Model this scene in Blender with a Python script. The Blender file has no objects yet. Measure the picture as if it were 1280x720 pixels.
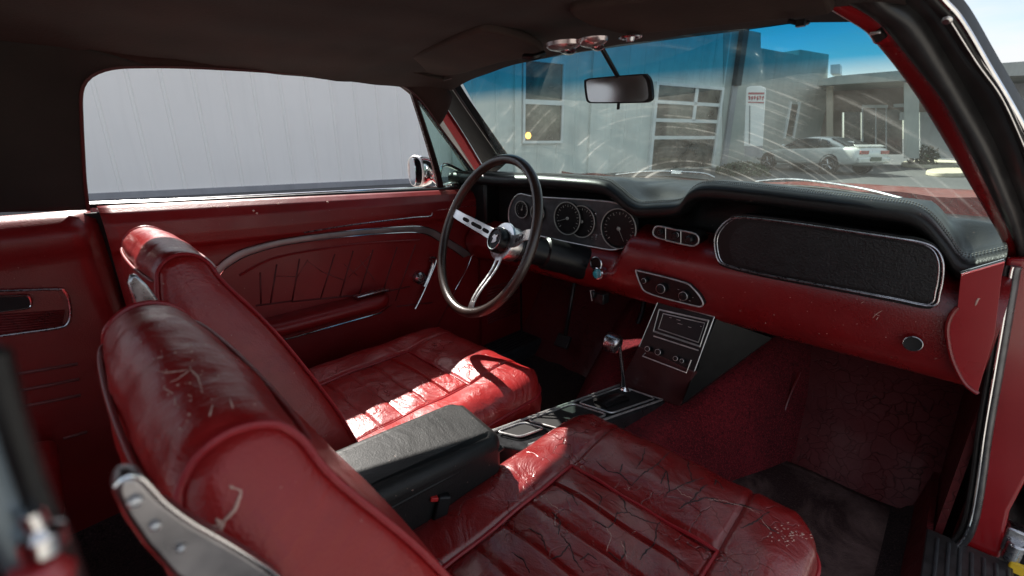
import bpy, bmesh, math, random
from math import sin, cos, pi, radians, sqrt, exp
from mathutils import Vector, Matrix
from mathutils.bvhtree import BVHTree
random.seed(7)
V = Vector
scene = bpy.context.scene
col = scene.collection

# ------------------------------------------------------------------ camera
CAM = V((.56, -.82, 1.09)); FPX = 570.; PIT = radians(18.25); YAW = radians(44.27)
fh = V((-sin(YAW), cos(YAW), 0)); R_ = V((cos(YAW), sin(YAW), 0))
F_ = fh*cos(PIT) + V((0, 0, -sin(PIT))); U_ = R_.cross(F_)
cd = bpy.data.cameras.new('camera'); cam = bpy.data.objects.new('camera', cd); col.objects.link(cam)
cam.matrix_world = Matrix(((R_.x, U_.x, -F_.x, CAM.x), (R_.y, U_.y, -F_.y, CAM.y), (R_.z, U_.z, -F_.z, CAM.z), (0, 0, 0, 1)))
cd.sensor_width = 36; cd.lens = FPX/1280*36; cd.clip_start = .01; cd.clip_end = 3000
cd.dof.use_dof = True; cd.dof.focus_distance = 1.15; cd.dof.aperture_fstop = 5.6
scene.camera = cam


def ray(px, py): return F_ + R_*((px-640)/FPX) + U_*((360-py)/FPX)
def at(px, py, ax, v):
    d = ray(px, py); i = 'xyz'.index(ax)
    return CAM + d*((v-CAM[i])/d[i])
def atp(px, py, o, n):
    d = ray(px, py); return CAM + d*((V(o)-CAM).dot(n)/d.dot(n))


# ------------------------------------------------------------------ helpers
def tag(o, label=None, cat=None, group=None, kind=None):
    if label: o['label'] = label
    if cat: o['category'] = cat
    if group: o['group'] = group
    if kind: o['kind'] = kind
    return o
def empty(name, loc=(0, 0, 0), rz=0):
    o = bpy.data.objects.new(name, None); o.location = loc; o.rotation_euler = (0, 0, rz)
    o.empty_display_size = .1; col.objects.link(o); return o

def cr(pts, n=8, closed=False):
    """Catmull-Rom through points, n samples per span"""
    P = [V(p) for p in pts]; N = len(P); out = []
    spans = N if closed else N-1
    for i in range(spans):
        if closed: a, b, c, d = P[(i-1) % N], P[i], P[(i+1) % N], P[(i+2) % N]
        else: a, b, c, d = P[max(i-1, 0)], P[i], P[i+1], P[min(i+2, N-1)]
        for k in range(n):
            t = k/n
            out.append(.5*((2*b) + (c-a)*t + (2*a-5*b+4*c-d)*t*t + (3*b-3*c+d-a)*t*t*t))
    if not closed: out.append(P[-1].copy())
    return out

def resample(P, n):
    L = [0]
    for i in range(1, len(P)): L.append(L[-1]+(P[i]-P[i-1]).length)
    out = []; j = 0
    for k in range(n):
        s = L[-1]*k/(n-1)
        while j < len(P)-2 and L[j+1] < s: j += 1
        d = L[j+1]-L[j]; out.append(P[j].lerp(P[j+1], (s-L[j])/d if d > 1e-9 else 0))
    return out

class MB:
    def __init__(s): s.v = []; s.f = []
    def add(s, v, f):
        b = len(s.v); s.v += [V(p) for p in v]; s.f += [tuple(b+i for i in q) for q in f]; return s
    def box(s, c, d, rot=None):
        c = V(c); v = []
        for z in (-.5, .5):
            for x, y in ((-.5, -.5), (.5, -.5), (.5, .5), (-.5, .5)):
                p = V((x*d[0], y*d[1], z*d[2]))
                if rot is not None: p = rot @ p
                v.append(c+p)
        return s.add(v, [(0, 3, 2, 1), (4, 5, 6, 7), (0, 1, 5, 4), (1, 2, 6, 5), (2, 3, 7, 6), (3, 0, 4, 7)])
    def tube(s, P, r, n=10, closed=False, sq=1.):
        P = [V(p) for p in P]; N = len(P)
        T = []
        for i in range(N):
            a = P[(i-1) % N] if closed or i > 0 else P[i]; b = P[(i+1) % N] if closed or i < N-1 else P[i]
            T.append((b-a).normalized())
        up = V((0, 0, 1)) if abs(T[0].z) < .9 else V((1, 0, 0))
        X = T[0].cross(up).normalized(); v = []; f = []
        for i in range(N):
            X = (X - T[i]*X.dot(T[i])).normalized(); Y = T[i].cross(X)
            rr = r[i] if isinstance(r, (list, tuple)) else r
            for k in range(n):
                a = 2*pi*k/n; v.append(P[i]+(X*cos(a)*rr+Y*sin(a)*rr*sq))
        for i in range(N if closed else N-1):
            j = (i+1) % N
            for k in range(n):
                l = (k+1) % n; f.append((i*n+k, i*n+l, j*n+l, j*n+k))
        if not closed: f.append(tuple(range(n))[::-1]); f.append(tuple((N-1)*n+k for k in range(n)))
        return s.add(v, f)
    def prism(s, P, off):
        P = [V(p) for p in P]; n = len(P); off = V(off)
        v = P+[p+off for p in P]
        f = [tuple(range(n)), tuple(range(n, 2*n))[::-1]]+[(i, i+n, (i+1) % n+n, (i+1) % n) for i in range(n)]
        return s.add(v, f)
    def lathe(s, prof, o, axis, n=28, X=None):
        """prof: (radius, height along axis)"""
        o = V(o); Z = V(axis).normalized()
        X = V(X) if X else (V((0, 0, 1)) if abs(Z.z) < .9 else V((1, 0, 0))); X = (X-Z*X.dot(Z)).normalized(); Y = Z.cross(X)
        v = []; f = []; m = len(prof)
        for r, h in prof:
            for k in range(n):
                a = 2*pi*k/n; v.append(o+Z*h+(X*cos(a)+Y*sin(a))*max(r, 1e-5))
        for i in range(m-1):
            for k in range(n):
                l = (k+1) % n; f.append((i*n+k, i*n+l, (i+1)*n+l, (i+1)*n+k))
        f.append(tuple(range(n))[::-1]); f.append(tuple((m-1)*n+k for k in range(n)))
        return s.add(v, f)
    def grid(s, fn, nu, nv):
        v = [fn(i/nu, j/nv) for j in range(nv+1) for i in range(nu+1)]; w = nu+1
        f = [(j*w+i, j*w+i+1, (j+1)*w+i+1, (j+1)*w+i) for j in range(nv) for i in range(nu)]
        return s.add(v, f)
    def rings(s, R, cap=True, closed=True):
        n = len(R[0]); v = [p for r in R for p in r]; f = []
        for i in range(len(R)-1):
            for k in range(n if closed else n-1):
                l = (k+1) % n; f.append((i*n+k, i*n+l, (i+1)*n+l, (i+1)*n+k))
        if cap: f.append(tuple(range(n))[::-1]); f.append(tuple((len(R)-1)*n+k for k in range(n)))
        return s.add(v, f)
    def build(s, name, mat, parent=None, bevel=0, seg=2, solid=0, sub=0, ang=38, uv=None, fix=True, soff=0):
        me = bpy.data.meshes.new(name); me.from_pydata(s.v, [], s.f); me.update()
        if fix:
            bm = bmesh.new(); bm.from_mesh(me); bmesh.ops.remove_doubles(bm, verts=bm.verts, dist=1e-6)
            bmesh.ops.recalc_face_normals(bm, faces=bm.faces); bm.to_mesh(me); bm.free()
        for p in me.polygons: p.use_smooth = True
        me.set_sharp_from_angle(angle=radians(ang))
        if uv:
            l = me.uv_layers.new(name='UVMap')
            for p in me.polygons:
                for li in p.loop_indices: l.data[li].uv = uv(me.vertices[me.loops[li].vertex_index].co)
        o = bpy.data.objects.new(name, me); col.objects.link(o)
        if mat: me.materials.append(mat)
        if parent: o.parent = parent
        if solid: m = o.modifiers.new('solid', 'SOLIDIFY'); m.thickness = solid; m.offset = soff
        if bevel: m = o.modifiers.new('bevel', 'BEVEL'); m.width = bevel; m.segments = seg; m.limit_method = 'ANGLE'; m.angle_limit = radians(40); m.harden_normals = False
        if sub: m = o.modifiers.new('sub', 'SUBSURF'); m.levels = sub; m.render_levels = sub
        return o

def band(mb, A, B, nrm, bulge=0., thick=.02, n=40, m=7):
    """ribbon between polylines A and B, curved out along nrm, with a back"""
    A = resample(cr(A, 8), n); B = resample(cr(B, 8), n); nrm = V(nrm).normalized(); R = []
    for a, b in zip(A, B):
        ring = []
        for k in range(m):
            t = k/(m-1); ring.append(a.lerp(b, t)+nrm*bulge*sqrt(max(0, 1-(2*t-1)**2)))
        for k in range(3): ring.append(b.lerp(a, k/2)-nrm*thick)
        R.append(ring)
    mb.rings(R); return mb

def merge_into(par, mb, mat):
    """surface pattern: becomes faces of its part's own mesh, with a second material"""
    me = par.data; base = len(me.materials); me.materials.append(mat)
    bm = bmesh.new(); bm.from_mesh(me); vs = [bm.verts.new(p) for p in mb.v]
    for f in mb.f:
        try: q = bm.faces.new([vs[i] for i in f]); q.material_index = base; q.smooth = True
        except ValueError: pass
    bm.to_mesh(me); bm.free(); me.update(); par.update_tag(); return par

def disc_ring(mb, c, X, Y, rx, ry, rt, n=40):
    c = V(c); mb.tube([c+X*rx*cos(2*pi*k/n)+Y*ry*sin(2*pi*k/n) for k in range(n)], rt, 6, True); return mb
def ell(c, X, Y, rx, ry, n=32): return [V(c)+X*rx*cos(2*pi*k/n)+Y*ry*sin(2*pi*k/n) for k in range(n)]

# ------------------------------------------------------------------ materials
class NT:
    def __init__(s, name):
        s.m = bpy.data.materials.new(name); s.m.use_nodes = True; s.t = s.m.node_tree; s.t.nodes.clear()
        s.out = s.n('ShaderNodeOutputMaterial'); s.co = s.n('ShaderNodeTexCoord').outputs['Object']
    def n(s, typ, **kw):
        x = s.t.nodes.new(typ)
        for k, v in kw.items():
            if k.startswith('i_'):
                nm = k[2:].replace('_', ' ')
                x.inputs[nm].default_value = v
            else: setattr(x, k, v)
        return x
    def l(s, a, b): s.t.links.new(a, b)
    def noise(s, scale, detail=4, rough=.55, vec=None, dist=0.):
        x = s.n('ShaderNodeTexNoise'); x.inputs['Scale'].default_value = scale; x.inputs['Detail'].default_value = detail
        x.inputs['Roughness'].default_value = rough; x.inputs['Distortion'].default_value = dist
        s.l(vec or s.co, x.inputs['Vector']); return x.outputs['Fac']
    def ramp(s, fac, stops):
        x = s.n('ShaderNodeValToRGB'); e = x.color_ramp.elements
        while len(e) < len(stops): e.new(.5)
        for q, (p, c) in zip(e, stops):
            q.position = p; q.color = (c, c, c, 1) if isinstance(c, (int, float)) else tuple(c)+(1,)
        s.l(fac, x.inputs['Fac']); return x.outputs['Color']
    def mix(s, fac, a, b, mode='MIX'):
        x = s.n('ShaderNodeMix', data_type='RGBA', blend_type=mode)
        for k, v in ((0, fac), (6, a), (7, b)):
            if isinstance(v, (int, float)): x.inputs[k].default_value = v if k == 0 else (v, v, v, 1)
            elif isinstance(v, tuple): x.inputs[k].default_value = v+(1,)
            else: s.l(v, x.inputs[k])
        return x.outputs[2]
    def math(s, op, a, b=0.):
        x = s.n('ShaderNodeMath', operation=op)
        for k, v in ((0, a), (1, b)):
            if isinstance(v, (int, float)): x.inputs[k].default_value = v
            else: s.l(v, x.inputs[k])
        return x.outputs[0]
    def bump(s, h, strength=.3, dist=.002, nrm=None):
        x = s.n('ShaderNodeBump'); x.inputs['Strength'].default_value = strength; x.inputs['Distance'].default_value = dist
        s.l(h, x.inputs['Height'])
        if nrm: s.l(nrm, x.inputs['Normal'])
        return x.outputs['Normal']
    def bsdf(s, base, rough=.5, metal=0., nrm=None, coat=0., spec=.5, sheen=0., emit=None, es=0.):
        b = s.n('ShaderNodeBsdfPrincipled')
        for nm, v in (('Base Color', base), ('Roughness', rough), ('Metallic', metal)):
            if isinstance(v, tuple): b.inputs[nm].default_value = v+(1,)
            elif isinstance(v, (int, float)): b.inputs[nm].default_value = v
            else: s.l(v, b.inputs[nm])
        b.inputs['Coat Weight'].default_value = coat; b.inputs['Coat Roughness'].default_value = .12
        b.inputs['Specular IOR Level'].default_value = spec; b.inputs['Sheen Weight'].default_value = sheen
        if emit: b.inputs['Emission Color'].default_value = emit+(1,); b.inputs['Emission Strength'].default_value = es
        if nrm: s.l(nrm, b.inputs['Normal'])
        s.l(b.outputs[0], s.out.inputs[0]); return b
def sc(c, k): return tuple(x*k for x in c)

def m_leather(name, c, rough=.38, crack=0., crackscale=14., worn=.25, wrink=.3, wscale=9., spec=.36, coat=.06, cw=.014):
    t = NT(name)
    n1 = t.noise(3.5, 5); n2 = t.noise(26, 4); g = t.n('ShaderNodeTexVoronoi', feature='F1'); g.inputs['Scale'].default_value = 420; t.l(t.co, g.inputs['Vector'])
    base = t.mix(t.ramp(n1, [(.3, 0.), (.7, 1.)]), sc(c, .72), sc(c, 1.12))
    base = t.mix(t.math('MULTIPLY', t.ramp(n2, [(.55, 0.), (.8, 1.)]), worn), base, (min(1, c[0]*1.2+.03), c[1]+.022, c[2]+.022))
    # tiny scuffs
    sp = t.noise(150, 2); base = t.mix(t.math('MULTIPLY', t.ramp(sp, [(.74, 0.), (.78, 1.)]), .5), base, (.5, .36, .3))
    wr = t.noise(wscale, 6, .6, dist=1.6)
    h = t.math('ADD', t.math('MULTIPLY', g.outputs['Distance'], .12), t.math('MULTIPLY', wr, wrink*4))
    rg = t.math('ADD', t.math('MULTIPLY', t.noise(18, 4), .3), rough-.15)
    if crack > 0:
        w = t.n('ShaderNodeTexVoronoi', feature='DISTANCE_TO_EDGE'); w.inputs['Scale'].default_value = crackscale
        wv = t.n('ShaderNodeVectorMath', operation='ADD'); nn = t.n('ShaderNodeTexNoise'); nn.inputs['Scale'].default_value = 22; t.l(t.co, nn.inputs['Vector'])
        sc_ = t.n('ShaderNodeVectorMath', operation='SCALE'); sc_.inputs['Scale'].default_value = .05; t.l(nn.outputs['Color'], sc_.inputs[0])
        t.l(t.co, wv.inputs[0]); t.l(sc_.outputs[0], wv.inputs[1]); t.l(wv.outputs[0], w.inputs['Vector'])
        line = t.ramp(w.outputs['Distance'], [(0., 1.), (cw, 0.)])
        msk = t.ramp(t.noise(5.5, 3), [(.5-.1*crack, 0.), (.62, 1.)])
        ck = t.math('MULTIPLY', line, msk)
        base = t.mix(t.math('MULTIPLY', ck, .85*min(1, crack)), base, (.03, .012, .012))
        h = t.math('SUBTRACT', h, t.math('MULTIPLY', ck, 1.6))
    t.bsdf(base, rg, nrm=t.bump(h, .45, .004), coat=coat, spec=spec)
    return t.m
def m_plain(name, c, rough=.5, metal=0., ns=30., na=.25, bs=0., bscale=200., coat=0., sheen=0., spec=.5):
    t = NT(name); n = t.noise(ns, 5)
    base = t.mix(t.ramp(n, [(.3, 0.), (.7, 1.)]), sc(c, 1-na), sc(c, 1+na*.6))
    nr = t.bump(t.noise(bscale, 3), bs, .002) if bs else None
    t.bsdf(base, t.math('ADD', t.math('MULTIPLY', t.noise(ns*2, 3), .2), max(0, rough-.1)), metal, nr, coat, spec, sheen)
    return t.m
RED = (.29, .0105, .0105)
L_seat = m_leather('red_seat_leather', RED, .34, 0, 9, worn=.35, wrink=.6, wscale=7, spec=.38, coat=.10)
M_seam = m_plain('seam_dark_red', (.20, .008, .009), .4)  # darker than the leather, the shadow along the seam is in the colour
L_pipe = m_leather('red_piping', (.30, .012, .018), .34, 0., worn=.4, wrink=.1)  # lighter leather copy: worn edges and an edge highlight put into the colour
L_sun = m_leather('driver_cushion_leather', RED, .34, .4, 16, worn=.5, wrink=.8, wscale=11, spec=.6, coat=.25)
L_crack = m_leather('cracked_red_leather', sc(RED, .66), .30, .8, 15, worn=.5, wrink=.5, wscale=14, spec=.7, coat=.35)
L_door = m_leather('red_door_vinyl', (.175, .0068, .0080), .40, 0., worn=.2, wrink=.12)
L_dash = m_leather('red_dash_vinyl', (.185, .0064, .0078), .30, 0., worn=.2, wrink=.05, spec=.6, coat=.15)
L_toe = m_leather('cracked_toe_board', (.13, .013, .015), .6, 2.2, 36, worn=.3, wrink=.3, cw=.045, spec=.35)
M_paint = m_plain('red_paint', (.28, .008, .011), .22, 0, 8, .12, coat=.6)
M_hood = m_plain('hood_paint', (.62, .085, .045), .14, 0, 8, .12, coat=1.)
M_pad = m_leather('black_dash_pad', (.0085, .0085, .0085), .40, 0, worn=.0, wrink=.12, spec=.32)
M_blk = m_plain('black_plastic', (.008, .008, .0085), .36, 0, 40, .3, .1, 400, spec=.3)
M_rub = m_plain('black_rubber', (.022, .0205, .020), .36, 0, 30, .4, .2, 60)
M_arm = m_leather('black_armrest_vinyl', (.011, .0108, .0105), .5, 0, worn=.0, wrink=.3, spec=.3)
M_crackle = m_plain('black_crackle', (.007, .007, .008), .42, 0, 60, .6, .45, 300, spec=.4)
M_chr = m_plain('chrome', (.75, .75, .76), .14, 1, 40, .15)
M_chrome_dull = m_plain('dull_chrome', (.5, .5, .52), .28, 1, 60, .4)
M_bright = m_plain('bright_trim', (.62, .61, .60), .38, .75, 60, .25)
M_alu = m_plain('brushed_aluminium', (.72, .71, .70), .3, 1, 50, .2)
M_steel = m_plain('bracket_steel', (.30, .29, .30), .30, 1, 30, .35)
M_clus = m_plain('cluster_grey', (.075, .08, .085), .5, .5, 60, .3, .2, 500)
M_dark = m_plain('dark_void', (.006, .005, .005), .8)
M_white = m_plain('dial_white', (.30, .30, .28), .5)
M_head = m_plain('headliner_fabric', (.034, .0215, .0185), .95, 0, 6, .45, .35, 260, sheen=.03, spec=.1)
M_visor = m_plain('visor_vinyl', (.050, .035, .030), .85, 0, 9, .35, .3, 160, spec=.15)
M_cpil = m_plain('pillar_fabric', (.019, .017, .0145), .95, 0, 8, .5, .4, 200)
M_mir = m_plain('mirror', (.85, .85, .85), .02, 1, 5, 0)
M_lens = m_plain('lamp_lens', (.65, .6, .6), .12, .6, 60, .2)
M_blue = m_plain('blue_knob', (.04, .42, .50), .2, 0, 90, .9, coat=1)
M_yel = m_plain('yellow_tag', (.7, .45, .02), .5)
M_glassd = m_plain('dark_glass', (.008, .009, .010), .35, 0, 6, .3, spec=.3)

def m_carpet(name, c):
    t = NT(name); n = t.noise(7, 5); f = t.noise(260, 3, .7)
    b = t.mix(t.ramp(n, [(.3, 0.), (.7, 1.)]), sc(c, .55), sc(c, 1.25)); f2 = t.noise(95, 4, .7, dist=.6); b = t.mix(t.ramp(f2, [(.48, 0.), (.66, 1.)]), b, sc(c, .35)); b = t.mix(t.ramp(f, [(.5, 0.), (.72, 1.)]), b, sc(c, 2.4))
    t.bsdf(b, .95, nrm=t.bump(f, .9, .006), sheen=.04, spec=.15); return t.m
M_carp = m_carpet('red_carpet', (.15, .009, .014))
M_mat = m_carpet('dark_floor_mat', (.040, .022, .022))
t = NT('worn_floor_mat'); n = t.noise(5, 6, .65, dist=.8); f = t.noise(240, 3, .7); b = t.mix(t.ramp(n, [(.40, 0.), (.62, 1.)]), (.030, .013, .013), (.19, .12, .11)); b = t.mix(t.ramp(f, [(.5, 0.), (.8, 1.)]), b, (.10, .06, .055))
t.bsdf(b, .75, nrm=t.bump(f, .7, .004), spec=.3); M_worn = t.m
M_bcarp = m_carpet('black_carpet', (.010, .010, .010))

# ================================================================== THE CAR
car = empty('vintage_car')
tag(car, 'classic red coupe seen from inside, worn red leather seats and black dash pad', 'car')

def P2(l, ax, v): return [at(x, y, ax, v) for x, y in l]

# ---------------------------------------------------------------- seats
def cushion(x0, x1, yr, yf, zt, name_suffix, mat, mat_in):
    cx = (x0+x1)/2; W = (x1-x0)/2; r = .075
    sx = (.105, .105); seamL, seamR = x0+sx[0], x1-sx[1]; seamF = yf-.175
    NX, NY = 150, 190
    def wy(y):
        t = y-(yf-r)
        return W if t <= 0 else W-r+sqrt(max(0, r*r-t*t))
    xs = sorted(set([x0+(x1-x0)*i/NX for i in range(NX+1)]+[seamL, seamR])); ys = sorted(set([yr+(yf-yr)*j/NY for j in range(NY+1)]+[seamF]))
    def H(x, y):
        w = wy(y); dx = min(x-(cx-w), (cx+w)-x); dy = yf-y
        d = max(0, min(dx, dy)); e = .062
        z = zt
        if d < e: z -= .040*(1-sqrt(max(0, 1-(1-d/e)**2)))
        # bolsters
        inx = seamL < x < seamR; iny = y < seamF
        if inx and iny:
            k = min((x-seamL), (seamR-x)); kk = min(k, seamF-y)
            z += -.005+.005*min(1, kk/.05)
            s = (seamF-.055-y)/.060
            if s > -.02:
                q = s-math.floor(s); dd = min(q, 1-q)*.060
                z += -.0042*exp(-(dd/.0026)**2)+.0009*sin(pi*q)
            else: z += .003
            z += .0022*sin(x*31+y*17)*sin(y*43+x*9)
        else:
            k = min(abs(x-seamL), abs(x-seamR)) if iny else min(abs(y-seamF), 1)
            if not iny and not inx: k = min(sqrt((x-(seamL if x < cx else seamR))**2+(y-seamF)**2), 1)
            z += .012*sin(pi*min(1, k/.085)*.5)
            z += .0022*sin(y*38+x*22)*sin(x*51-y*13)
        # seam grooves
        g = []
        if y < seamF+.004: g += [abs(x-seamL), abs(x-seamR)]
        if seamL-.004 < x < seamR+.004: g.append(abs(y-seamF))
        # mitre seams: from the insert corners to the front corners
        if y > seamF:
            g += [abs(x-seamL-.0*(y-seamF)), abs(x-seamR)]
        if g: z -= .006*exp(-(min(g)/.0042)**2)
        return z
    def pos(x, y):
        w = wy(y); X = cx+(x-cx)*w/W
        return V((X, y, H(X, y)))
    body = MB(); ins = MB()
    G = {(i, j): pos(x, y) for i, x in enumerate(xs) for j, y in enumerate(ys)}
    for j in range(len(ys)-1):
        for i in range(len(xs)-1):
            q = [G[i, j], G[i+1, j], G[i+1, j+1], G[i, j+1]]
            xm = (xs[i]+xs[i+1])/2; ym = (ys[j]+ys[j+1])/2
            (ins if seamL < xm < seamR and ym < seamF else body).add(q, [(0, 1, 2, 3)])
    nx, ny = len(xs)-1, len(ys)-1
    loop = [G[0, j] for j in range(ny, -1, -1)]+[G[i, 0] for i in range(1, nx+1)]+[G[nx, j] for j in range(1, ny+1)]+[G[i, ny] for i in range(nx-1, 0, -1)]
    c = V((cx, (yr+yf)/2, 0)); Rg = []
    for dz, o in ((0, 0), (-.006, .004), (-.03, .009), (-.075, .006), (-.125, -.004)):
        ring = []
        for p in loop:
            d = V((p.x-c.x, p.y-c.y, 0)); a = V((max(0, abs(d.x)-(W-r))*(1 if d.x > 0 else -1), max(0, d.y-((yf-yr)/2-r)), 0))
            a = a.normalized() if a.length > 1e-6 else a
            ring.append(V((p.x, p.y, zt-.038 if dz else p.z))+a*o+V((0, 0, dz)))
        Rg.append(ring)
    body.rings(Rg, cap=False)
    o = body.build('seat_cushion', mat, car)
    ins.build('pleated_insert', mat_in, o)
    pp = MB()
    def sp(x, y): q = pos(x, y); return q+V((0, 0, .002))
    pp.tube([sp(seamL, y) for y in [yr+(seamF-yr)*k/40 for k in range(41)]]+[sp(x, seamF) for x in [seamL+(seamR-seamL)*k/30 for k in range(1, 31)]]+[sp(seamR, y) for y in [seamF+(yr-seamF)*k/40 for k in range(1, 41)]], .0032, 6)
    # edge piping
    e = Rg[1]; fr = [p+(p-c).normalized()*.002+V((0, 0, -.002)) for p in e[:ny+1][::-1]]
    s0 = [i for i, p in enumerate(e)]
    lo = [e[i] for i in range(0, ny+1)][::-1]          # left side rear -> front
    ro = [e[i] for i in range(ny+nx, 2*ny+nx+1)]       # right side rear -> front
    fo = [e[i] for i in range(2*ny+nx, len(e))]+[e[0]]
    path = lo+fo[::-1]+ro[::-1] if (lo[-1]-fo[-1]).length < (lo[-1]-fo[0]).length else lo+fo+ro[::-1]
    pp.tube(path[::3], .0042, 7)
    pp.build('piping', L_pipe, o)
    return o

cush_p = cushion(.055, .525, -.70, -.080, .530, '', L_crack, L_crack)
tag(cush_p, 'cracked passenger seat cushion')
cush_d = cushion(-.545, -.075, -.66, -.030, .535, '', L_sun, L_sun)
tag(cush_d, 'sunlit driver seat cushion')

def backrest(xl, xr, dy, flare, side_scale=1.):
    """puffy extrusion of a side profile (y,z) between xl and xr"""
    prof = [(-.806, .906), (-.799, .924), (-.780, .936), (-.760, .934), (-.745, .920), (-.732, .888), (-.690, .815), (-.648, .72), (-.612, .62), (-.59, .50),
            (-.66, .47), (-.74, .50), (-.775, .62), (-.798, .75), (-.811, .86)]
    prof = [V((0, y+dy, z)) for y, z in prof]
    C = cr(prof, 7, True); n = len(C)
    cen = V((0, -.745+dy, .80))
    def xe(side, z):
        k = max(0, (.93-z))/.38
        return (xr+flare*k) if side > 0 else (xl-flare*.35*k)
    rings = []
    caps = [(.06, 1.), (.3, .955), (.55, .84), (.75, .66), (.88, .48), (.955, .27), (1., 0.)]
    B = .014
    def medial(p):   # nearest point on the spine of the profile
        z = min(max(p.z, .52), .925); y = -.785+(.93-z)*.27
        return V((0, y+dy, z))
    for side in (-1, 1):
        cs = caps if side < 0 else caps[::-1]
        for s, b in cs:
            rg = []
            for p in C:
                m = medial(p); q = m.lerp(p, s); rg.append(V((xe(side, q.z)+side*B*b, q.y, q.z)))
            rings.append(rg)
        if side < 0:
            for k in range(1, 40):
                t = k/40; rg = []
                for i, p in enumerate(C):
                    x = xe(-1, p.z)*(1-t)+xe(1, p.z)*t
                    m = medial(p); d = (p-m).normalized() if (p-m).length > 1e-5 else V((0, 0, 1))
                    puff = .009*sqrt(max(0, 1-(2*t-1)**2))
                    w = .0016*sin(t*14+p.z*22+2*sin(p.y*30))*sin(p.y*40+t*5)-.0012*exp(-((t*9+.8*sin(p.y*25)+sin(p.z*18))%1.0-.5)**2/.004)
                    q = p+d*(puff+w); q.x = x; rg.append(q)
                rings.append(rg)
    mb = MB(); mb.rings(rings, cap=True)
    o = mb.build('seat_backrest', L_seat, car, ang=60)
    pp = MB()
    for side in (-1, 1):
        pts = [V((xe(side, p.z)+side*.003, p.y, p.z))+(p-medial(p)).normalized()*.0015 for p in C]
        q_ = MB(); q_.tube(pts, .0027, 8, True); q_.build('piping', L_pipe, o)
    nC = n
    for idx in (0, 5*7-4):
        pts = []
        p = C[idx]; d = (p-medial(p)).normalized()
        for k in range(41):
            t = k/40; pts.append(V((xe(-1, p.z)*(1-t)+xe(1, p.z)*t, p.y, p.z))+d*(.0100*sqrt(max(0, 1-(2*t-1)**2))+.0015))
        sm2 = MB(); sm2.tube(pts, .0024, 7); merge_into(o, sm2, M_seam)
    return o
back_p = backrest(.02, .30, 0, .15); tag(back_p, 'passenger backrest with pale scratch')
back_d = backrest(-.475, -.195, .072, .10)

def hinge(pts, x, screws, par, th=.012):
    mb = MB(); mb.prism(P2(pts, 'x', x), (-th, 0, 0)); o = mb.build('hinge_bracket', M_steel, par, bevel=.003, seg=3)
    return o
hb = [(142, 620), (143, 605), (152, 597), (163, 593), (177, 597), (190, 610), (207, 628), (240, 652), (280, 675), (320, 700), (350, 722), (420, 790), (330, 800), (215, 722), (180, 684), (155, 648)]
o = hinge(hb, .348, None, back_p)
tr = MB(); tr.tube(cr([p+V((.0005, 0, 0)) for p in P2([(143, 607), (152, 598), (163, 594), (177, 598), (190, 611), (207, 629), (240, 653), (280, 676), (320, 701), (350, 723), (420, 790)], 'x', .348)], 5), .0010, 8)
tr.build('bracket_rim', M_chr, back_p)
for px, py, r in ((169, 627, .0022), (194, 657, .0018), (226, 685, .0015)):
    sc_ = MB(); c = at(px, py, 'x', .3485); sc_.lathe([(r*1.25, 0), (r*1.25, .0008), (r, .0018), (r*.55, .0022), (r*.4, .001)], c, (1, 0, 0), 20); sc_.build('screw', M_bright, back_p)
o = hinge([(160, 354), (163, 345), (170, 343), (184, 356), (202, 380), (206, 400), (190, 405), (168, 380)], -.155, None, back_d)
o.data.materials[0] = M_chrome_dull

# centre armrest and seat belt
mb = MB()
q = [V((-.050, -.66, .644)), V((-.062, -.352, .614)), V((-.035, -.335, .606)), V((.075, -.345, .600)), V((.086, -.37, .606)), V((.082, -.66, .644))]
mb.prism(q, (0, 0, -.20)); ar = mb.build('armrest_box', M_arm, car, bevel=.022, seg=5)
mb = MB(); mb.box((.015, -.50, .590), (.140, .30, .006), Matrix.Rotation(radians(-5.7), 3, 'X')); mb.build('lid_seam', M_arm, ar, bevel=.002)
mb = MB(); c = at(545, 640, 'z', .53); mb.box(c, (.042, .022, .075), Matrix.Rotation(radians(-20), 3, 'X') @ Matrix.Rotation(radians(-20), 3, 'Z'))
bk = mb.build('seatbelt_buckle', M_blk, car, bevel=.003)
mb = MB(); c2 = c+V((0, -.006, .0385)); mb.box(c2, (.032, .012, .006), Matrix.Rotation(radians(-20), 3, 'X') @ Matrix.Rotation(radians(-20), 3, 'Z')); mb.build('release_button', m_plain('red_button', (.5, .02, .02), .4), bk, bevel=.001)
mb = MB(); mb.tube([c+V((0, 0, -.03)), c+V((-.005, -.02, -.10))], .009, 8, sq=.3); mb.build('buckle_strap', M_blk, bk)

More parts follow.
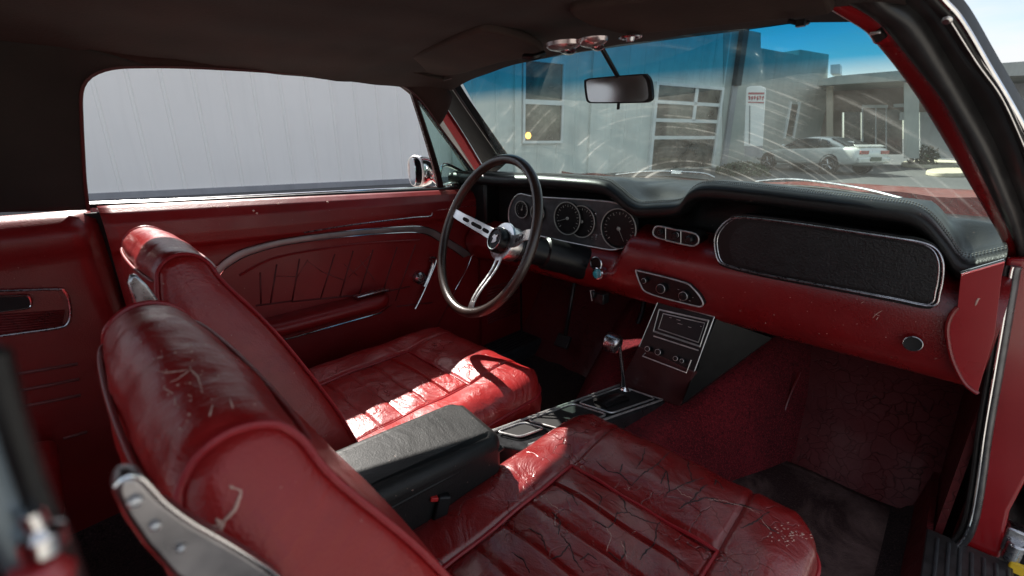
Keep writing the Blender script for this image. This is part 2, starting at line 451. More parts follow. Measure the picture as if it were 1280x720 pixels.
# ---------------------------------------------------------------- floor, tunnel, toe board
mb = MB(); mb.grid(lambda u, v: V((-.68+1.36*u, -1.7+2.15*v, .25+.004*sin(u*40)*sin(v*33)+.05*max(0, abs(u-.5)-.45)/.05)), 60, 60)
mb.build('floor_carpet', M_mat, car)
def tun(u, v):
    y = -.82+1.55*v; a = (2*u-1)
    fl = max(0, (y-.1))*.42
    wt = .105+fl*.6; wb = .20+fl
    zt = .425+max(0, y-.2)*.35; s = abs(a)
    if s < .45: x = wt*s/.45; z = zt
    else:
        k = (s-.45)/.55; x = wt+(wb-wt)*(k**.9); z = zt+(.248-zt)*(k**1.25 if k < 1 else 1)
    sx = 1 if a > 0 else -1
    return V((.05+x*sx, y, z-.02*max(0, s-.3)))
mb = MB(); mb.grid(tun, 50, 60); mb.build('transmission_tunnel', M_carp, car, ang=80)
def toe(u, v):
    x = -.70+1.38*u
    pr = [(.44, .25), (.46, .27), (.56, .40), (.66, .55), (.74, .70), (.78, .95)]
    s = v*5; i = min(4, int(s)); k = s-i
    return V((x, pr[i][0]+(pr[i+1][0]-pr[i][0])*k, pr[i][1]+(pr[i+1][1]-pr[i][1])*k+.004*sin(x*33)))
mb = MB(); mb.grid(toe, 40, 40); mb.build('toe_board', L_toe, car, ang=80)
mb = MB(); mb.tube(cr([at(970, 572, 'z', .258)+V((0, -.004, 0)), at(975, 535, 'y', .455), at(985, 500, 'y', .49), at(1000, 465, 'y', .54)], 6), .003, 6); mb.build('carpet_binding', L_dash, car)
mb = MB(); mb.grid(lambda u, v: V((.22+.38*u, -.1+.53*v, .258+.003*sin(u*9)*sin(v*11))), 30, 30); mb.build('floor_mat', M_worn, car, solid=.004)

# console plate with tray and shifter
c00, c01, c11, c10 = at(640, 530, 'z', .505), at(775, 481, 'z', .435), at(828, 500, 'z', .435), at(696, 545, 'z', .505)
def cp(s, t, h=0): return (c00*(1-s)+c10*s)*(1-t)+(c01*(1-s)+c11*s)*t+V((0, 0, h))
mb = MB(); mb.prism([cp(-.08, -.25, -.004), cp(1.05, -.25, -.004), cp(1.05, 1.03, -.004), cp(-.08, 1.03, -.004)], (0, 0, -.055)); con = mb.build('shift_console', m_plain('console_plate', (.06, .062, .066), .3, .7, 40, .3), car, bevel=.004)
ch = MB()
def rr(s0, s1, t0, t1, h, r=.12):
    pts = []
    for (cs, ct, a0) in ((s1-r, t1-r*.5, 0), (s0+r, t1-r*.5, 90), (s0+r, t0+r*.5, 180), (s1-r, t0+r*.5, 270)):
        for k in range(5):
            a = radians(a0+k*22.5); pts.append(cp(cs+r*cos(a), ct+r*.5*sin(a), h))
    return pts
for s0, s1, t0, t1 in ((.12, .9, .50, .97), (.1, .9, .08, .46), (.12, .62, -.14, .04)):
    ch.tube(rr(s0, s1, t0, t1, .003, .08), .0022, 8, True)
ch.tube([cp(0, -.2, .001), cp(0, 1, .001)], .0028, 8); ch.tube([cp(1, -.2, .001), cp(1, 1, .001), cp(0, 1, .001)], .0028, 8)
ch.build('chrome_trim', M_bright, con)
wl = MB()
for s0, s1, t0, t1 in ((.14, .88, .51, .96), (.12, .88, .09, .45), (.14, .6, -.13, .03)): wl.prism(rr(s0, s1, t0, t1, .0015, .07), (0, 0, -.002))
wl.build('storage_well', M_dark, con)
wl = MB(); pts = [cp(.5, .56+.24*k/10, .004+.004*sin(pi*k/10)) for k in range(11)]; wl.tube(pts, .020, 14, sq=.35); wl.build('shift_slot', M_blk, con)
lev = MB(); b0 = at(780, 489, 'z', .437); b1 = at(774, 432, 'y', b0.y-.025)
lev.tube(cr([b0, b0.lerp(b1, .5)+V((.002, 0, 0)), b1], 6), [.0062]*6+[.0055]*6+[.006], 12); lv = lev.build('shift_lever', M_chr, car)
mb = MB(); k = at(767, 430, 'y', b1.y); mb.tube([k+V((-.022, -.005, .003)), k+V((-.019, -.004, .003)), k+V((-.012, -.003, .003)), k+V((.010, .002, .002)), k+V((.015, .003, .001)), k+V((.018, .003, 0))], [.016, .024, .0265, .025, .020, .010], 18); mb.build('shift_knob', M_chrome_dull, lv)
mb = MB(); mb.lathe([(.020, 0), (.018, .006), (.010, .012), (.007, .02)], b0+V((0, 0, -.004)), (0, -.1, 1)); mb.build('lever_collar', M_chr, lv)

# ---------------------------------------------------------------- radio stack
po = V((.13, .205, .69)); pn = V((0, -1, .32)).normalized()     # upper face leans back
A = [atp(x, y, po, pn) for x, y in ((822, 378), (893, 397), (868, 464), (799, 433))]
mb = MB(); mb.prism(A, (.0, .22, -.02)); st = mb.build('radio_console', M_blk, car, bevel=.004)
mb = MB(); mb.prism([A[1]+V((.002, .004, 0)), A[1]+V((.10, .10, -.05)), A[1]+V((.10, .2, -.05)), at(950, 432, 'y', .30), at(850, 508, 'y', .16)], (0, .05, -.01)); mb.build('console_side', M_blk, car, bevel=.003)
def pz(l, off=.0): return [atp(x, y, po-pn*(-off), pn) for x, y in l]
def pzo(l, off): return [atp(x, y, po+pn*off, pn) for x, y in l]
ro = MB(); ro.tube(pzo([(824, 387), (886, 401), (875, 433), (817, 414)], .003), .0026, 8, True)
ro.tube(pzo([(829, 392), (881, 404), (873, 428), (823, 411)], .004), .0014, 8, True)
ro.tube(pzo([(817, 420), (873, 438)], .003), .0018, 8)
ro.build('radio_trim', M_bright, st)
mb = MB(); mb.prism(pzo([(829, 392), (881, 404), (873, 428), (823, 411)], .002), pn*.001); mb.build('radio_face', M_glassd, st)
ch = MB(); ch.tube(pzo([(807, 441), (803, 445), (858, 466), (864, 450)], .003), .0018, 8); ch.tube(pzo([(822, 376), (893, 396)], .002), .0015, 6); ch.tube(pzo([(893, 396), (868, 464)], .002), .0013, 6); ch.tube(pzo([(822, 378), (799, 433)], .002), .0012, 6)
ch.build('lower_trim', M_bright, st)
for px, py, r in ((811, 436, .007), (824, 440, .008), (846, 448, .006), (854, 451, .005)):
    c = atp(px, py, po+pn*.003, pn); kb = MB(); kb.lathe([(r, 0), (r, .008), (r*.8, .01)], c, pn, 20); kk = kb.build('radio_knob', M_blk, st)
    kb = MB(); kb.tube(ell(c+pn*.009, V((1, 0, 0)), V((0, .3, .95)), r*.85, r*.85, 20), .001, 6, True); merge_into(kk, kb, M_bright)
kb = MB()
for px, py, w in ((838, 397, .006), (850, 405, .012), (862, 409, .008), (848, 400, .01), (876, 408, .003)):
    c = atp(px, py, po+pn*.0045, pn); kb.box(c, (w, .001, .0014))
merge_into(st, kb, M_bright)
mb = MB(); lp = [atp(798, 432, po+pn*.001, pn), atp(868, 465, po+pn*.001, pn), at(850, 508, 'z', .432), at(772, 482, 'z', .432)]
mb.prism(lp, (0, .03, -.01)); mb.build('console_ramp', m_leather('ramp_reflection_brown', (.09, .03, .03), .35, 0), car, bevel=.003)  # reddish reflection on the ramp is put into its brown base

# ---------------------------------------------------------------- dashboard
YL = .20
lip = [(560, 220), (600, 222), (621, 224), (662, 224.5), (712, 228), (750, 232), (767, 242), (790, 260), (818, 261), (846, 258), (860, 243), (880, 237), (930, 241), (987, 248), (1045, 255), (1100, 262), (1137, 267.5), (1160, 281), (1182, 308), (1201, 333), (1230, 330), (1257, 324)]
LP = resample(cr([at(x, y, 'y', YL) for x, y in lip], 6), 170)
def sm(a, b, x): t = min(1, max(0, (x-a)/(b-a))); return t*t*(3-2*t)
def ws_base(x):     # windshield base line
    k = min(1, abs(x)/.66)
    return V((x, .62-.26*k**2.2, .970-.030*max(0, x/.66)))
rings = []
for p in LP:
    x = p.x; wb = ws_base(x); hump = p.z
    e = sm(.50, .63, x)
    crest = V((x, YL+.055, hump+.014)); yb = max(wb.y+.03, YL+.12)
    ring = [V((x, yb, wb.z-.008)), V((x, YL+.20 if yb > YL+.22 else yb-.02, max(wb.z-.003, min(hump+.012, .972)) if hump > .93 else wb.z-.004)),
            V((x, YL+.11, hump+.013)), crest, V((x, YL+.018, hump+.012)), V((x, YL+.003, hump+.004)), V((x, YL, hump-.006)), V((x, YL+.004, hump-.018)), V((x, YL+.03, hump-.026)), V((x, YL+.10, hump-.030)), V((x, YL+.10, .78))]
    rings.append(cr(ring, 4))
mb = MB(); mb.rings(rings, cap=False, closed=False)
pad = mb.build('dash_pad', M_pad, car, ang=60)
# stitching along the brow
st_ = MB(); s = [p+V((0, .030, .0165)) for p in LP]; s2 = [p+V((0, .0225, .0145)) for p in LP]
for i in range(0, len(LP)-1):
    for S in (s, s2):
        for k in range(1 if i % 1 else 2):
            a = S[i].lerp(S[i+1], k*.5+.08); b = S[i].lerp(S[i+1], k*.5+.36); st_.tube([a, b], .0012, 5)
merge_into(pad, st_, m_plain('grey_thread', (.15, .15, .14), .8))

# red lower dash
def zt_(x): return .800+(.862-.800)*sm(-.050, -.028, x)
def dash(u, v):
    x = -.645+(.648+.645)*u; zt = zt_(x)
    pr = [(.285, zt+.012), (.240, zt+.004), (.214, zt-.008), (.192, zt-.03), (.183, zt-.055), (.186, .735), (.200, .70), (.225, .680), (.262, .672), (.36, .69)]
    C = V((0, 0, 0)); s = v*(len(pr)-1); i = min(len(pr)-2, int(s)); k = s-i
    return V((x, pr[i][0]+(pr[i+1][0]-pr[i][0])*k, pr[i][1]+(pr[i+1][1]-pr[i][1])*k))
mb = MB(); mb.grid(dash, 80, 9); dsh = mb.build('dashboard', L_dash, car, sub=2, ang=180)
# right end cap of the dash
ec = [at(x, y, 'y', .170) for x, y in ((1201, 344), (1256, 328), (1252, 345), (1243, 420), (1228, 470), (1222, 492), (1205, 478), (1190, 448), (1184, 415), (1188, 396), (1197, 384))]
mb = MB(); mb.prism(ec, (.0, .14, 0)); ecp = mb.build('dash_end_cap', m_plain('red_end_cap', (.30, .008, .013), .30, 0, 5, .15, coat=.4), car, bevel=.006, seg=3)
mb = MB(); mb.tube([at(1201, 341, 'y', .168), at(1256, 325, 'y', .168)], .0022, 8); mb.build('end_trim', M_chr, ecp)
mb = MB(); mb.tube(cr([at(x, y, 'y', .170) for x, y in ((1197, 384), (1188, 396), (1184, 415), (1190, 448), (1205, 478), (1222, 492))], 5), .0035, 8); mb.build('end_piping', L_dash, ecp)

# instrument cluster
YC = .228
co = [(648, 243), (672, 246), (740, 250), (768, 253), (780, 258), (788, 268), (791, 281), (789, 295), (781, 307), (768, 312), (745, 309), (700, 300), (660, 291), (640, 284), (637, 262)]
cl = cr(P2(co, 'y', YC), 4, True)
mb = MB(); mb.prism(cl, (0, .03, 0)); clu = mb.build('instrument_cluster', M_clus, car)
mb = MB(); mb.tube([p+V((0, -.003, 0)) for p in cl], .0022, 8, True)
mb.build('cluster_trim', M_bright, clu)
X_, Z_ = V((1, 0, 0)), V((0, 0, 1))
def gauge(px, py, r, needle, ticks=True, par=None, face=M_blk, dy=0.):
    c = at(px, py, 'y', YC-.006-dy)
    mb = MB(); mb.lathe([(r, 0), (r, .006), (r*.93, .008), (r*.9, .0045)], c+V((0, .006, 0)), (0, -1, 0), 40); g = mb.build('gauge', face, clu)
    # the markings are merged with the bezel line so a gauge keeps one bright sub part
    mk = MB(); disc_ring(mk, c+V((0, -.002, 0)), X_, Z_, r, r, .0016)
    if ticks:
        for k in range(21):
            a = radians(225-270*k/20); l = .14 if k % 2 == 0 else .07
            d = X_*cos(a)+Z_*sin(a); mk.tube([c+d*r*(.84-l)+V((0, .0012, 0)), c+d*r*.84+V((0, .0012, 0))], .0006 if k % 2 else .0009, 4)
    a = radians(needle); d = X_*cos(a)+Z_*sin(a); mk.tube([c-d*r*.12+V((0, 0, 0)), c+d*r*.7+V((0, 0, 0))], [.0012, .0004], 5)
    mk.lathe([(r*.1, 0), (r*.1, .003)], c+V((0, .002, 0)), (0, -1, 0), 16)
    merge_into(g, mk, M_white)
gauge(709, 273, .046, 200, dy=.006)
gauge(727, 277, .044, 120, ticks=True)
gauge(773, 286, .052, 300, dy=.004)
gauge(672, 266, .026, 70); gauge(652, 262, .026, 70)
mb = MB(); c = at(776, 294, 'y', YC-.004); 
mb.lathe([(.024, 0), (.022, .001)], c, (0, -1, 0), 30); mb.build('clock_face', M_clus, clu)
# printed marks on the grey plate between the dials
mk = MB()
for px, py, w, h in ((744, 267, .006, .010), (741, 293, .03, .0012), (740, 297, .0012, .012), (745, 297, .0012, .012), (752, 293, .012, .0012)):
    c = at(px, py, 'y', YC-.0012); mk.box(c, (w, .001, h))
merge_into(clu, mk, M_chrome_dull)

# glove box panel
gb = [(894, 310), (894, 297), (899, 286), (910, 275.5), (926, 271.5), (990, 278.5), (1062, 289), (1120, 297.5), (1152, 303), (1170, 311), (1178, 325), (1179, 342), (1175, 365), (1166, 382), (1120, 374), (1062, 363), (1000, 351.5), (950, 342), (909, 332), (898, 325)]
YG = .176
g = cr(P2(gb, 'y', YG), 4, True); gc = sum(g, V())/len(g)
mb = MB(); mb.prism(g, (0, .09, 0)); gl = mb.build('glovebox_panel', M_blk, car, bevel=.003)
mb = MB(); mb.tube([p+V((0, -.002, 0)) for p in g], .0017, 8, True); mb.tube([gc+(p-gc)*.970+V((0, -.001, 0)) for p in g], .0010, 6, True); mb.build('glovebox_trim', M_chrome_dull, gl)
mb = MB(); mb.prism([gc+V(((p-gc).x*.90+.012, -.001, (p-gc).z*.86)) for p in g], (0, .002, 0)); mb.build('glovebox_door', M_crackle, gl)
mb = MB(); mb.prism([gc+V(((p-gc).x*1.0-.002, .003, (p-gc).z*1.11-.001)) for p in g], (0, .01, 0)); mb.build('glovebox_surround', M_blk, gl)

# small dash controls
def slot(name, px, y, mat=M_blk, trim=M_bright, tr=.002, th=.012, smooth=4):
    p = cr(P2(px, 'y', y), smooth, True) if smooth else P2(px, 'y', y)
    mb = MB(); mb.prism(p, (0, th, 0)); o = mb.build(name, mat, car, bevel=.0015)
    mb = MB(); mb.tube([q+V((0, -.001, 0)) for q in p], tr, 8, True); mb.build('control_trim', trim, o)
    return o
vc = slot('vent_control', [(817, 288), (820, 283.5), (826, 283), (845, 287), (866, 291), (873, 296), (873, 303), (868, 307), (860, 306.5), (840, 302), (822, 297), (817, 293)], .195, th=.05, smooth=3)
for px, py, r in ((826, 290, .006), (845, 294, .0075), (862, 299, .009)):
    mb = MB(); mb.lathe([(r, 0), (r, .006), (r*.7, .009)], at(px, py, 'y', .190), (0, -1, 0), 20); mb.build('control_knob', M_blk, vc)
for a_, b_ in (((832, 284), (832, 299)), ((851, 288), (851, 305))):
    mb = MB(); mb.tube([at(*a_, 'y', .193), at(*b_, 'y', .193)], .001, 6); mb.build('divider', M_bright, vc)
mb = MB()
disc_ring(mb, at(845, 294, 'y', .186), X_, Z_, .006, .006, .0008); merge_into(vc, mb, M_bright)
cc = slot('climate_control', [(795, 339), (800, 339), (830, 346), (858, 354), (866, 360), (874, 369), (879, 379), (876, 383), (868, 382), (832, 373), (808, 365), (801, 356)], .172, th=.02, smooth=3)
for px, py, r in ((807, 350, .0065), (828, 360, .012), (856, 369, .011)):
    c = at(px, py, 'y', .170); mb = MB(); mb.lathe([(r, 0), (r, .008), (r*.75, .014), (r*.5, .015)], c, (0, -1, 0), 24); kb_ = mb.build('control_knob', M_blk, cc); K = MB(); disc_ring(K, c+V((0, -.010, 0)), X_, Z_, r*.9, r*.9, .0009, 24); merge_into(kb_, K, M_bright)
K = MB()
for px, py, ww in ((848, 362, .004), (862, 376, .004), (866, 372, .003), (850, 375, .004)): K.box(at(px, py, 'y', .169), (ww, .001, .0012))
merge_into(cc, K, M_bright)
# ignition, blue knob, light switch
c = at(746, 329, 'y', .178); mb = MB(); mb.lathe([(.016, 0), (.019, .004), (.017, .006), (.0155, .001)], c, (0, -1, 0)); ig = mb.build('ignition_lock', M_chrome_dull, car)
mb = MB(); mb.lathe([(.0152, .002), (.0152, .0035), (.006, .004)], c, (0, -1, 0)); mb.build('lock_face', M_blk, ig)
c = at(748, 342, 'y', .165); mb = MB(); mb.lathe([(.0165, -.02), (.0165, .004), (.0135, .006)], c, (0, -1, .1)); kn = mb.build('dash_knob', M_chr, car)
mb = MB(); mb.lathe([(.0130, .006), (.011, .009), (.003, .011)], c, (0, -1, .1)); mb.build('knob_lens', M_blue, kn)
mb = MB(); mb.box(at(741, 368, 'y', .17), (.012, .01, .02)); mb.box(at(752, 372, 'y', .19), (.03, .03, .03)); br = mb.build('switch_bracket', M_blk, car, bevel=.003)
mb = MB(); mb.tube([at(743, 363, 'y', .163), at(738, 363, 'y', .163), at(740, 376, 'y', .163)], .0016, 6); mb.build('bracket_edge', M_alu, br)
c = at(1141, 429, 'y', .178); mb = MB(); mb.lathe([(.013, 0), (.0125, .004), (.009, .003)], c, (0, -1, .1)); kk = mb.build('blanking_plug', M_dark, car)
mb = MB(); disc_ring(mb, c+V((0, -.003, 0)), X_, Z_, .013, .0125, .0009); mb.build('plug_ring', M_chrome_dull, kk)

# ---------------------------------------------------------------- steering wheel
WC = V((-.286, -.054, .855)); ti, ya = .395, -.205
WN = V((sin(ya)*cos(ti), -cos(ya)*cos(ti), sin(ti))); WX = V((0, 0, 1)).cross(WN).normalized(); WY = WN.cross(WX)
def wp(x, y, z=0): return WC+WX*x+WY*y+WN*z
rim = MB(); N = 96
rim.tube([wp(.2*cos(2*pi*k/N), .2*sin(2*pi*k/N)) for k in range(N)], .0120, 16, True)
t = NT('wheel_leather'); h = t.noise(300, 3); t.bsdf(t.mix(t.ramp(t.noise(9, 4), [(.3, 0.), (.7, 1.)]), (.014, .009, .008), (.045, .026, .020)), .32, nrm=t.bump(h, .3, .002), coat=.3)
sw = empty('steering_wheel', WC); sw.parent = car
swm = rim.build('steering_wheel', t.m, car)
bpy.data.objects.remove(sw)
st_ = MB()
for k in range(150):
    a = 2*pi*k/150; r = .2-.0115; st_.tube([wp(r*cos(a), r*sin(a), .0058), wp((r-.0015)*cos(a+.014), (r-.0015)*sin(a+.014), .002)], .0008, 4)
merge_into(swm, st_, m_plain('dark_thread', (.05, .045, .04), .8))
dish = -.058
def spoke_px(px, py):
    q = atp(px, py, WC, WN)-WC; return math.atan2(q.dot(WY), q.dot(WX))
aL = spoke_px(576, 272); aB = spoke_px(590, 376); aR = aL+(aB-aL)*-1 if False else None
print('spoke angles', math.degrees(aL), math.degrees(aB))
aR = pi-aL if True else 0
def spoke(a, split, w0=.017, w1=.012):
    mb = MB(); ca, sa = cos(a), sin(a)
    def P(r, s, dz=0):
        z = dish+(0-dish)*sm(.04, .19, r)+dz
        return wp(ca*r-sa*s, sa*r+ca*s, z)
    n = 16; th = .004
    def bar(c0, c1, h0, h1, r0=.035, r1=.192):
        R = []
        for i in range(n+1):
            k = i/n; r = r0+(r1-r0)*k; c = c0+(c1-c0)*k; h = h0+(h1-h0)*k
            R.append([P(r, c-h, th/2), P(r, c+h, th/2), P(r, c+h, -th/2), P(r, c-h, -th/2)])
        mb.rings(R)
    if split:
        bar(-.0105, -.0055, .0032, .0032); bar(.0105, .0055, .0032, .0032); bar(0, 0, .013, .012, .035, .052); bar(0, 0, .009, .012, .17, .192)
    else:
        bar(0, 0, w0, w1)
    ob = mb.build('spoke', M_alu, swm, bevel=.0008)
    if not split:
        hm = MB()
        for r, l in ((.075, .010), (.105, .020), (.138, .008)):
            pts = []
            for k in range(16):
                b = 2*pi*k/16; pts.append(P(r+(l*.5 if cos(b) > 0 else -l*.5)+.006*cos(b), .0055*sin(b), th/2+.0006))
            hm.prism(pts, WN*-.0058)
        hm.build('spoke_slot', M_dark, swm)
spoke(aL, False); spoke(aR, False); spoke(aB, True)
hub = MB(); hub.lathe([(.046, -.095), (.046, -.068), (.043, -.062), (.040, -.058), (.034, -.056)], WC, WN, 40)
hub.lathe([(.052, -.062), (.050, -.057), (.040, -.0555)], WC, WN, 40); hb_ = hub.build('wheel_hub', M_alu, swm)
hn = MB(); hn.lathe([(.034, -.058), (.034, -.040), (.031, -.034), (.026, -.032), (.025, -.035), (.021, -.035), (.001, -.0345)], WC, WN, 40); hn.build('horn_button', M_blk, swm)
em = MB(); disc_ring(em, WC+WN*-.0325, WX, WY, .0275, .0275, .0013)
# raised emblem on the horn button (abstract light figure)
e = [(-.007, -.010), (.002, -.008), (.010, -.003), (.006, .004), (.010, .011), (.002, .008), (-.005, .010), (-.010, .003), (-.004, .000)]
em.prism([wp(x*1.2, y*1.2, -.0348) for x, y in e], WN*.0022)
em.build('horn_emblem', M_alu, swm)
# bolts
# steering column
colm = MB(); e0 = WC-WN*.088; e1 = V((-.165, .23, .748))
ax = (e1-e0); colm.tube([e0, e0+ax*.10, e0+ax*.12, e0+ax*.40, e0+ax*.42, e0+ax*.7, e1], [.040, .044, .038, .038, .044, .044, .050], 28); cm = colm.build('steering_column', M_blk, car, ang=30)
mb = MB(); mb.tube([e0+ax*.28, e0+ax*.28+V((-.12, -.02, .02)), e0+ax*.28+V((-.17, -.04, .03))], [.004, .0035, .006], 8); mb.build('turn_signal_stalk', M_chr, cm)
mb = MB(); c = e0+ax*.45+V((.034, -.012, .006)); mb.lathe([(.005, 0), (.004, .004)], c, (.8, -.5, .2)); mb.build('column_bolt', M_alu, cm)

# pedals
pd = MB(); c = at(783, 441, 'y', .40); pd.box(c, (.075, .012, .05), Matrix.Rotation(radians(-30), 3, 'X')); p_ = pd.build('brake_pedal', M_rub, car, bevel=.004)
mb = MB(); mb.tube([c+V((0, .01, 0)), c+V((0, .08, .12)), c+V((0, .10, .3))], .008, 8); mb.build('pedal_arm', M_blk, p_)
mb = MB(); mb.box((-.40, .44, .36), (.06, .012, .05), Matrix.Rotation(radians(-35), 3, 'X')); mb.tube([V((-.40, .45, .36)), V((-.40, .50, .6))], .008, 8); mb.build('clutch_pedal', M_rub, car, bevel=.003)

# ---------------------------------------------------------------- driver door (inside)
XD = -.66
belt = [(112, 259), (200, 255.5), (300, 250.5), (400, 245.5), (500, 240.5), (560, 237.5), (598, 235.5)]
def door(u, v):
    y = -.742+1.005*u          # rear -> front
    pr = [(-.715, .950), (-.700, .957), (-.680, .955), (-.662, .944), (-.652, .925), (-.650, .895), (-.653, .870), (-.660, .860), (-.661, .70), (-.660, .46), (-.664, .27)]
    s = v*(len(pr)-1); i = min(len(pr)-2, int(s)); k = s-i
    d = -.040*(u)        # belt drops gently to the front
    zz = pr[i][1]+(pr[i+1][1]-pr[i][1])*k
    return V((pr[i][0]+(pr[i+1][0]-pr[i][0])*k, y, zz+d*(1 if v < .7 else (1-(v-.7)/.3))))
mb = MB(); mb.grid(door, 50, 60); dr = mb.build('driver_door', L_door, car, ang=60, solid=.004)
def onD(l, off=.004): return [at(x, y, 'x', XD+off) for x, y in l]
tp = [(262, 345), (270, 334), (284, 322), (305, 311), (350, 299.5), (400, 292), (450, 287), (500, 283.5), (525, 283), (542, 287), (560, 298), (578, 309), (590, 318)]
bp = [(272, 348), (281, 337), (294, 328), (312, 319), (352, 307.5), (400, 300), (450, 294.5), (500, 291), (523, 291), (538, 295), (554, 305), (570, 315), (579, 322)]
mb = MB(); band(mb, onD(tp), onD(bp), (1, 0, 0), .002, .002, 70); tb = mb.build('door_trim_band', m_plain('satin_trim', (.22, .18, .18), .42, .6, 12, .4), dr)
mb = MB()
mb.tube(cr(onD(tp, .005), 6), .0012, 6); mb.tube(cr(onD(bp, .005), 6), .0014, 6)
mb.tube(cr(onD([(590, 318), (584, 335), (573, 355), (569, 362)], .004), 5), .0012, 6)
mb.build('trim_edge', M_chr, dr)
mb = MB(); mb.tube(cr(onD([(380, 291), (440, 281), (515, 272), (538, 270), (546, 263), (600, 256)], .010), 5), .0018, 6); mb.build('upper_bead', M_chrome_dull, dr)
# pleated insert: stitched lines pressed in the vinyl
mb = MB()
for a, b in (((325, 341), (326, 379)), ((345.5, 331), (338, 379)), ((374, 324), (365, 377)), ((418, 318), (401, 372)), ((441, 314), (425, 370)), ((466, 312), (449, 368)), ((496, 309), (476, 372)), ((519, 306), (494, 376)),
             ((365, 377), (476, 366)), ((320, 382), (365, 376)), ((476, 366), (512, 358)), ((496, 383), (540, 378)), ((586, 330), (545, 410))):
    mb.tube(onD([a, b], .0006), .0009, 5)
merge_into(dr, mb, m_plain('dark_seam', (.075, .004, .006), .6))
mb = MB()
for a, b in (((345, 345), (372, 346)), ((372, 346), (384, 325)), ((385, 327), (403, 340)), ((403, 340), (432, 351)), ((436, 346), (462, 320)), ((430, 330), (446, 344)), ((450, 325), (468, 350))): mb.tube(onD([a, b], .0004), .0006, 4)
merge_into(dr, mb, m_plain('faint_crease', (.14, .02, .022), .6))
mb = MB(); mb.tube(cr(onD([(300, 344), (345, 322), (418, 309), (470, 303), (525, 300)], .003), 6), .003, 6); mb.build('insert_piping', L_door, dr)
# armrest
def arm(u, v):
    y = at(330, 415, 'x', -.62).y+(-.06)*0
    return V()
ya0, ya1 = -.57, -.135
R = []
for i in range(41):
    k = i/40; y = ya0+(ya1-ya0)*k; w = .078*min(1, sqrt(max(0, 1-((k-.85)/.15)**2)) if k > .85 else 1)*(.6+.4*sm(0, .25, k)); zc = .633-.005*k; h = .052
    ring = []
    for j in range(16):
        a = -pi/2+pi*j/15; ring.append(V((XD-.002+max(.001, w)*max(0, cos(a))**.6, y, zc+h*(.5*sin(a))*1.0-.010*(1-cos(a)))))
    R.append(ring)
mb = MB(); mb.rings(R, closed=True); am = mb.build('door_armrest', L_door, dr, ang=70)
mb = MB(); mb.tube([V((XD+.035+.038*sm(0, .25, k/20)*(1-sm(.85, 1, k/20)), ya0+(ya1-ya0)*k/20, 0.606-.005*k/20)) for k in range(21)], .0022, 6)
mb.tube(cr([V((XD+.05, -.25, .658)), V((XD+.052, -.19, .659)), V((XD+.048, -.145, .654)), V((XD+.02, -.133, .650))], 5), .003, 8)
mb.build('armrest_trim', M_chr, dr)
mb = MB(); mb.prism([V((XD+.02, -.25, .652)), V((XD+.048, -.25, .652)), V((XD+.045, -.15, .652)), V((XD+.02, -.15, .652))], (0, 0, .005)); mb.build('pull_cup', M_chrome_dull, dr, bevel=.004)
# window crank
c = at(526, 348, 'x', XD+.02); mb = MB(); mb.lathe([(.020, -.018), (.020, .0), (.014, .006), (.006, .007)], c, (1, 0, 0)); mb.build('lock_knob', M_chrome_dull, dr)
mb = MB(); cp_ = onD([(537, 322), (543, 322), (545, 327), (538, 345), (528, 368), (519, 386)], .02); mb.tube(cr(cp_, 5), .0028, 7); mb.tube(cr(onD([(538, 325), (541, 330), (536, 345), (530, 358)], .016), 4), .006, 8); mb.build('window_crank', M_chrome_dull, dr)
# lower carpet strip & line
mb = MB(); mb.prism(onD([(385, 461), (480, 443), (560, 428), (640, 415), (640, 600), (385, 640)], .003), (.004, 0, 0)); 
lo = V((XD+.004, -.62, 0))
mb = MB(); mb.prism([V((XD+.004, -.70, .45)), V((XD+.004, .10, .415)), V((XD+.004, .20, .27)), V((XD+.004, -.70, .27))], (.006, 0, 0)); mb.build('lower_carpet', M_bcarp, dr)
mb = MB(); mb.tube([V((XD+.010, -.70, .455)), V((XD+.010, .10, .420))], .0022, 6); mb.build('carpet_bead', M_chrome_dull, dr)
# belt: glass run seal and bright strip
mb = MB(); mb.tube([at(x, y-2, 'x', -.70) for x, y in belt], .005, 8); mb.build('belt_seal', M_rub, dr)
mb = MB(); mb.tube([at(x, y-4.5, 'x', -.725) for x, y in belt], .004, 8); mb.build('belt_moulding', M_chr, dr)
mb = MB(); mb.grid(lambda u, v: V((-.79+.05*abs(v-.4), -.75+1.02*u, .95-.035*u-.72*v)), 10, 10); mb.build('door_skin', M_paint, dr, solid=.002)

# vent window
TP = (V((-.69, 0, .955)), V((.918, 0, -.396)))     # plane of the side glass (leans in)
def onT(l): return [atp(x, y, *TP) for x, y in l]
mb = MB(); band(mb, onT([(514, 116), (528, 160), (541, 205), (549, 238)]), onT([(519, 116), (534, 160), (548, 205), (556, 238)]), (1, 0, -.4), .004, .012, 20); mb.build('vent_division_bar', m_plain('dark_metal', (.05, .03, .03), .3, .7), dr)
mb = MB(); mb.tube(onT([(513.5, 116), (527, 160), (540, 205), (548, 238)]), .0016, 6); mb.tube(cr(onT([(522, 126), (540, 148), (570, 190), (600, 228)]), 5), .0035, 8); mb.tube(onT([(556, 234), (600, 230)]), .006, 8); mb.build('vent_frame', M_chrome_dull, dr)

